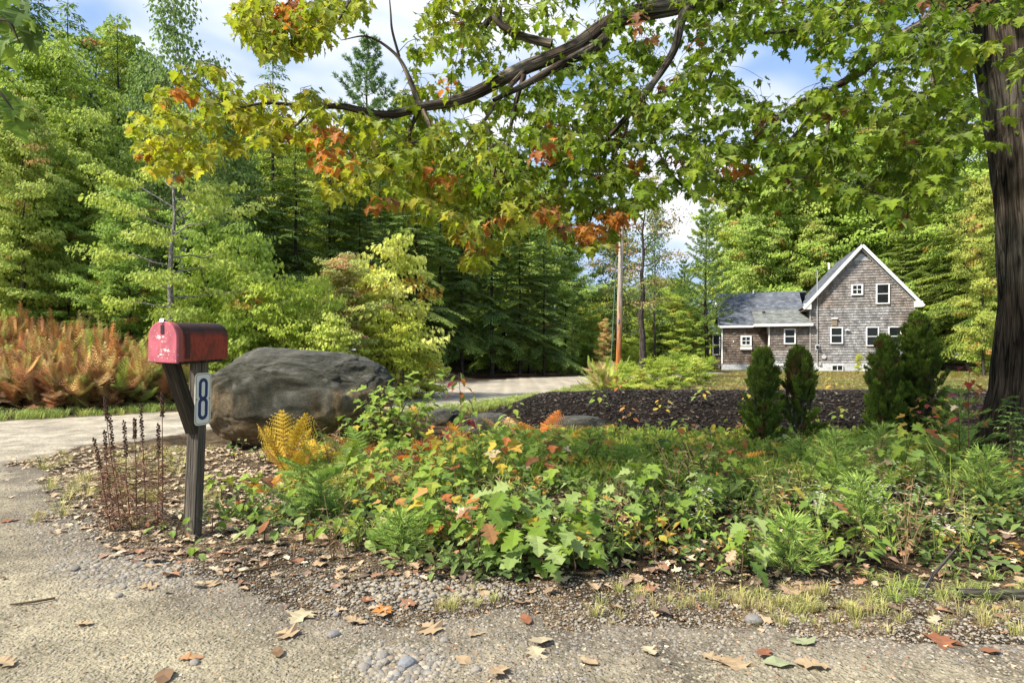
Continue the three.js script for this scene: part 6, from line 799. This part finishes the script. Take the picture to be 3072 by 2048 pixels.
{
  const litter = mass('leaf_litter', 'brown and tan fallen leaf litter under the undergrowth and on the verge', 'leaf litter'), mat = leafPlain([1, 1, 1], 0.12), cols = [[0.34, 0.24, 0.15], [0.42, 0.3, 0.18], [0.24, 0.15, 0.1], [0.5, 0.4, 0.27], [0.3, 0.16, 0.09], [0.17, 0.12, 0.09]];
  const geos = [BLADE.oak[0], BLADE.maple[1], BLADE.oval[1], BLADE.oak[1]];
  geos.forEach((geo, v) => scatter(litter, 'leaves', geo, mat, 2500, 850 + v, (r) => { const d = 2.7 + Math.pow(r(), 0.75) * 5.6, x = -6 + r() * 13, q = roadAt(x, d); if (q > 0.05 && r() > 0.05 * smooth(-q, -1.2, 0.2)) return; if (mulchAt(x, d) > 0.1 && r() > 0.25) return; const px = 512 + x / d * F; if (px < -40 || px > 1500) return; const edge = smooth(d, 3.1, 3.5); if (r() > 0.25 + 0.75 * edge) return; const dryz = px < 290 && d > 4; return { p: [x, G(x, d) + 0.008 + r() * 0.012, -d], turn: r() * 6.28, tx: -Math.PI / 2 + (r() - 0.5) * 0.9, tz: (r() - 0.5) * 0.7, s: (dryz ? 0.035 : 0.045) + r() * 0.055, col: mul(dryz ? mixc(pick(r, cols), [0.56, 0.46, 0.3], 0.45) : pick(r, cols), 0.8 + r() * 0.5) }; }));
  const chips = mass('mulch_chips', 'dark brown bark chips covering the mulch bed', 'mulch'), chip = new GB().box(-0.5, -0.12, -0.2, 0.5, 0.12, 0.2).geo(); chip.deleteAttribute('uv');
  scatter(chips, 'chips', chip, std([1, 1, 1], 0.95), 14000, 870, (r) => { const d = 7.6 + r() * 5, x = -1 + r() * 10.5; if (mulchAt(x, d) < -0.05) return; const k = r(); return { p: [x, G(x, d) + 0.018, -d], turn: r() * 6.28, tx: (r() - 0.5) * 0.8, tz: (r() - 0.5) * 0.8, s: 0.018 + r() * 0.045, col: k < 0.04 ? [0.17, 0.145, 0.11] : mul([0.042, 0.036, 0.03], 0.4 + r() * 1.1) }; });
  const stone = (seed) => { const g = new THREE.IcosahedronGeometry(1, 1), a = g.attributes.position; for (let i = 0; i < a.count; i++) { const k = 0.8 + 0.4 * noise3(a.getX(i) * 1.3 + seed, a.getY(i) * 1.3, a.getZ(i) * 1.3, seed); a.setXYZ(i, a.getX(i) * k, a.getY(i) * k * 0.62, a.getZ(i) * k); } g.deleteAttribute('uv'); g.computeVertexNormals(); return g; };
  const crumbs = new THREE.TetrahedronGeometry(1); crumbs.deleteAttribute('uv'); crumbs.scale(1, 0.25, 0.6);
  scatter(litter, 'crumbs', crumbs, std([1, 1, 1], 0.95), 16000, 877, (r) => { const d = 1.9 + Math.pow(r(), 1.2) * 6, px = -20 + r() * 1070, x = (px - 512) / F * d, q = roadAt(x, d); if (mulchAt(x, d) > 0 || r() > (q > 0 ? 0.22 + 0.5 * smooth(q, 0.5, 0) : 1)) return; return { p: [x, G(x, d) + 0.006, -d], turn: r() * 6.28, tx: (r() - 0.5) * 0.8, tz: (r() - 0.5) * 0.8, s: 0.004 + r() * r() * 0.016, col: mul(pick(r, cols), 0.5 + r() * 0.8) }; });
  const gravel = mass('gravel', 'loose grey and tan gravel scattered on the road and its edges', 'gravel'), gm = std([1, 1, 1], 0.9), gcol = (r) => mul(pick(r, [[0.2, 0.185, 0.16], [0.25, 0.22, 0.17], [0.17, 0.165, 0.16], [0.29, 0.255, 0.2], [0.22, 0.18, 0.13]]), 0.75 + r() * 0.5);
  const heap = (px, d) => smooth(Math.hypot((px - 400) / 75, (d - 2.42) / 0.25), 1, 0.3) + smooth(Math.hypot((px - 120) / 110, (d - 3.5) / 0.5), 1, 0.2) * 0.9 + smooth(Math.hypot((px - 60) / 70, (d - 4.4) / 0.8), 1, 0.2) * 0.5 + smooth(Math.hypot((px - 420) / 160, (d - 3.2) / 0.3), 1, 0.2) * 0.6;
  for (let v = 0; v < 3; v++) scatter(gravel, 'stones', stone(v + 3), gm, 15000, 880 + v, (r) => { const d = 2.0 + Math.pow(r(), 1.3) * 4.2, px = -30 + r() * 1090, x = (px - 512) / F * d, q = roadAt(x, d); if (q < -0.75) return; const h = heap(px, d), edge = smooth(Math.abs(q), 0.5, 0); if (r() > 0.3 + h * 0.8 + edge * 0.35) return; return { p: [x, G(x, d) + 0.003, -d], turn: r() * 6.28, s: 0.0022 + Math.pow(r(), 3.4) * (0.007 + h * 0.011), col: mixc(gcol(r), [0.3, 0.26, 0.18], q > 0.3 ? 0.6 * (1 - h) : 0.15) }; });
  // stones and fallen leaves large enough to be told apart
  const stones = [[1220, 1995, 0.036], [1148, 1973, 0.026], [1091, 2012, 0.024], [1001, 1910, 0.026], [1333, 1925, 0.02], [1296, 1793, 0.022], [2261, 1867, 0.04], [220, 1710, 0.03], [1155, 1990, 0.02], [1206, 2012, 0.018], [355, 1790, 0.022], [585, 1990, 0.02], [1010, 1850, 0.018], [1430, 2015, 0.02]].map(([x, y, s], i) => { const p = groundPoint(x / 3, y / 3), m = new THREE.Mesh(stone(20 + i), std(i === 0 ? [0.19, 0.195, 0.2] : i % 3 ? [0.22, 0.2, 0.17] : [0.18, 0.17, 0.16], 0.9)); m.name = numbered('stone'); m.position.set(p[0], p[1] + s * 0.3, p[2]); m.scale.setScalar(s); m.rotation.y = i; scene.add(m); m.userData.look = ['smooth blue grey stone', 'rounded grey stone', 'small pale stone'][i === 0 ? 0 : 1 + i % 2]; m.userData.category = 'stone'; return m; });
  inOrder(stones, 'loose road stones');
  const r = rng(62), fallen = [[470, 1767, 0, 'tan'], [279, 1882, 1, 'tan'], [39, 2012, 1, 'tan'], [533, 1986, 1, 'rustlight'], [884, 1915, 0, 'tan'], [836, 1984, 2, 'brown'], [919, 1843, 0, 'pale'], [1102, 1797, 1, 'rust'], [1133, 1828, 1, 'tan'], [1172, 1840, 0, 'orange'], [1098, 1877, 1, 'tan'], [1311, 1901, 0, 'tan'], [1407, 1917, 1, 'tan'], [1586, 1884, 2, 'rust'], [1594, 1950, 1, 'pale'], [1520, 2012, 1, 'tan'], [1795, 2006, 2, 'tan'], [1930, 1951, 1, 'pale'], [1655, 1923, 2, 'pale'], [1285, 1714, 1, 'rust'], [1368, 1980, 2, 'tan'], [2100, 1971, 1, 'tan'], [2200, 1988, 0, 'tan'], [2287, 1997, 2, 'green'], [2422, 1943, 0, 'green'], [2305, 1958, 1, 'rust'], [2823, 1919, 0, 'rust'], [2492, 2015, 1, 'tan'], [3006, 1969, 2, 'rust'], [60, 1560, 1, 'rust'], [500, 2020, 2, 'brown'], [650, 1760, 0, 'tan'], [1450, 1780, 2, 'tan'], [1000, 1300, 0, 'tan']].filter((e) => e[1] > 1500);
  const fm = { tan: [0.36, 0.26, 0.15], pale: [0.42, 0.35, 0.22], rust: [0.24, 0.1, 0.05], rustlight: [0.38, 0.21, 0.1], brown: [0.18, 0.11, 0.06], orange: [0.5, 0.2, 0.05], green: [0.27, 0.29, 0.16] }, kinds = ['maple', 'oak', 'oval'];
  const fl = fallen.map(([x, y, k, c]) => { const p = groundPoint(x / 3, y / 3), m = new THREE.Mesh(blade(OUT[kinds[k]], 0.02 + r() * 0.16, -0.12 + r() * 0.3, 0.22), leafPlain(fm[c], 0.12)); m.name = numbered('fallen_leaf'); const s = 0.085 + r() * 0.05; m.position.set(p[0], p[1] + 0.014, p[2]); m.rotation.set(-Math.PI / 2 + (r() - 0.5) * 0.3, 0, r() * 6.28, 'YXZ'); m.rotation.y = r() * 6.28; m.rotation.z = (r() - 0.5) * 0.25; m.scale.setScalar(s); scene.add(m); m.userData.look = { tan: 'dry tan', pale: 'pale straw', rust: 'curled rusty', rustlight: 'light rust', brown: 'dark brown', orange: 'bright orange', green: 'grey green' }[c] + ' ' + ['maple', 'oak', 'narrow'][k] + ' leaf'; m.userData.category = 'leaf'; return m; });
  inOrder(fl, 'fallen road leaves');
  // sticks
  const stick = (name, label, pts, rad, mat) => { const q = pts.map(([x, y, h]) => add(groundPoint(x / 3, y / 3), [0, h, 0])), b = q[0], m = new THREE.Mesh(new GB().tube(q.map((p) => sub(p, b)), rad, 7, null, (a, v, rr) => rr * (noise3(a * 2, v * 20, 1, 5) - 0.5) * 0.5).geo(), mat); m.name = numbered(name); m.position.set(...b); scene.add(m); tag(m, label, 'stick'); };
  stick('stick', 'dark thin stick lying on the road at the left', [[30, 1822, 0.012], [100, 1815, 0.016], [165, 1806, 0.014]], [0.004, 0.0065, 0.006], M.stem); stick('stick', 'black twig on the ground right of the mailbox post', [[700, 1730, 0.02], [780, 1716, 0.025], [860, 1700, 0.02]], [0.005, 0.007, 0.004], M.stem); stick('fallen_branch', 'thick fallen branch lying under the shady bank at the right', [[2870, 1790, 0.03], [2960, 1796, 0.03], [3100, 1800, 0.03]], [0.018, 0.022, 0.025], M.barkGrey); stick('fallen_branch', 'bent grey branch leaning up from the ground behind the asters', [[2770, 1786, 0.02], [2800, 1770, 0.08], [2855, 1750, 0.16], [2880, 1740, 0.2]], [0.008, 0.009, 0.007, 0.004], M.barkGrey);
}
scene.traverse((o) => { if (o.isMesh) { o.castShadow = true; o.receiveShadow = true; } });
renderer.render(scene, camera);
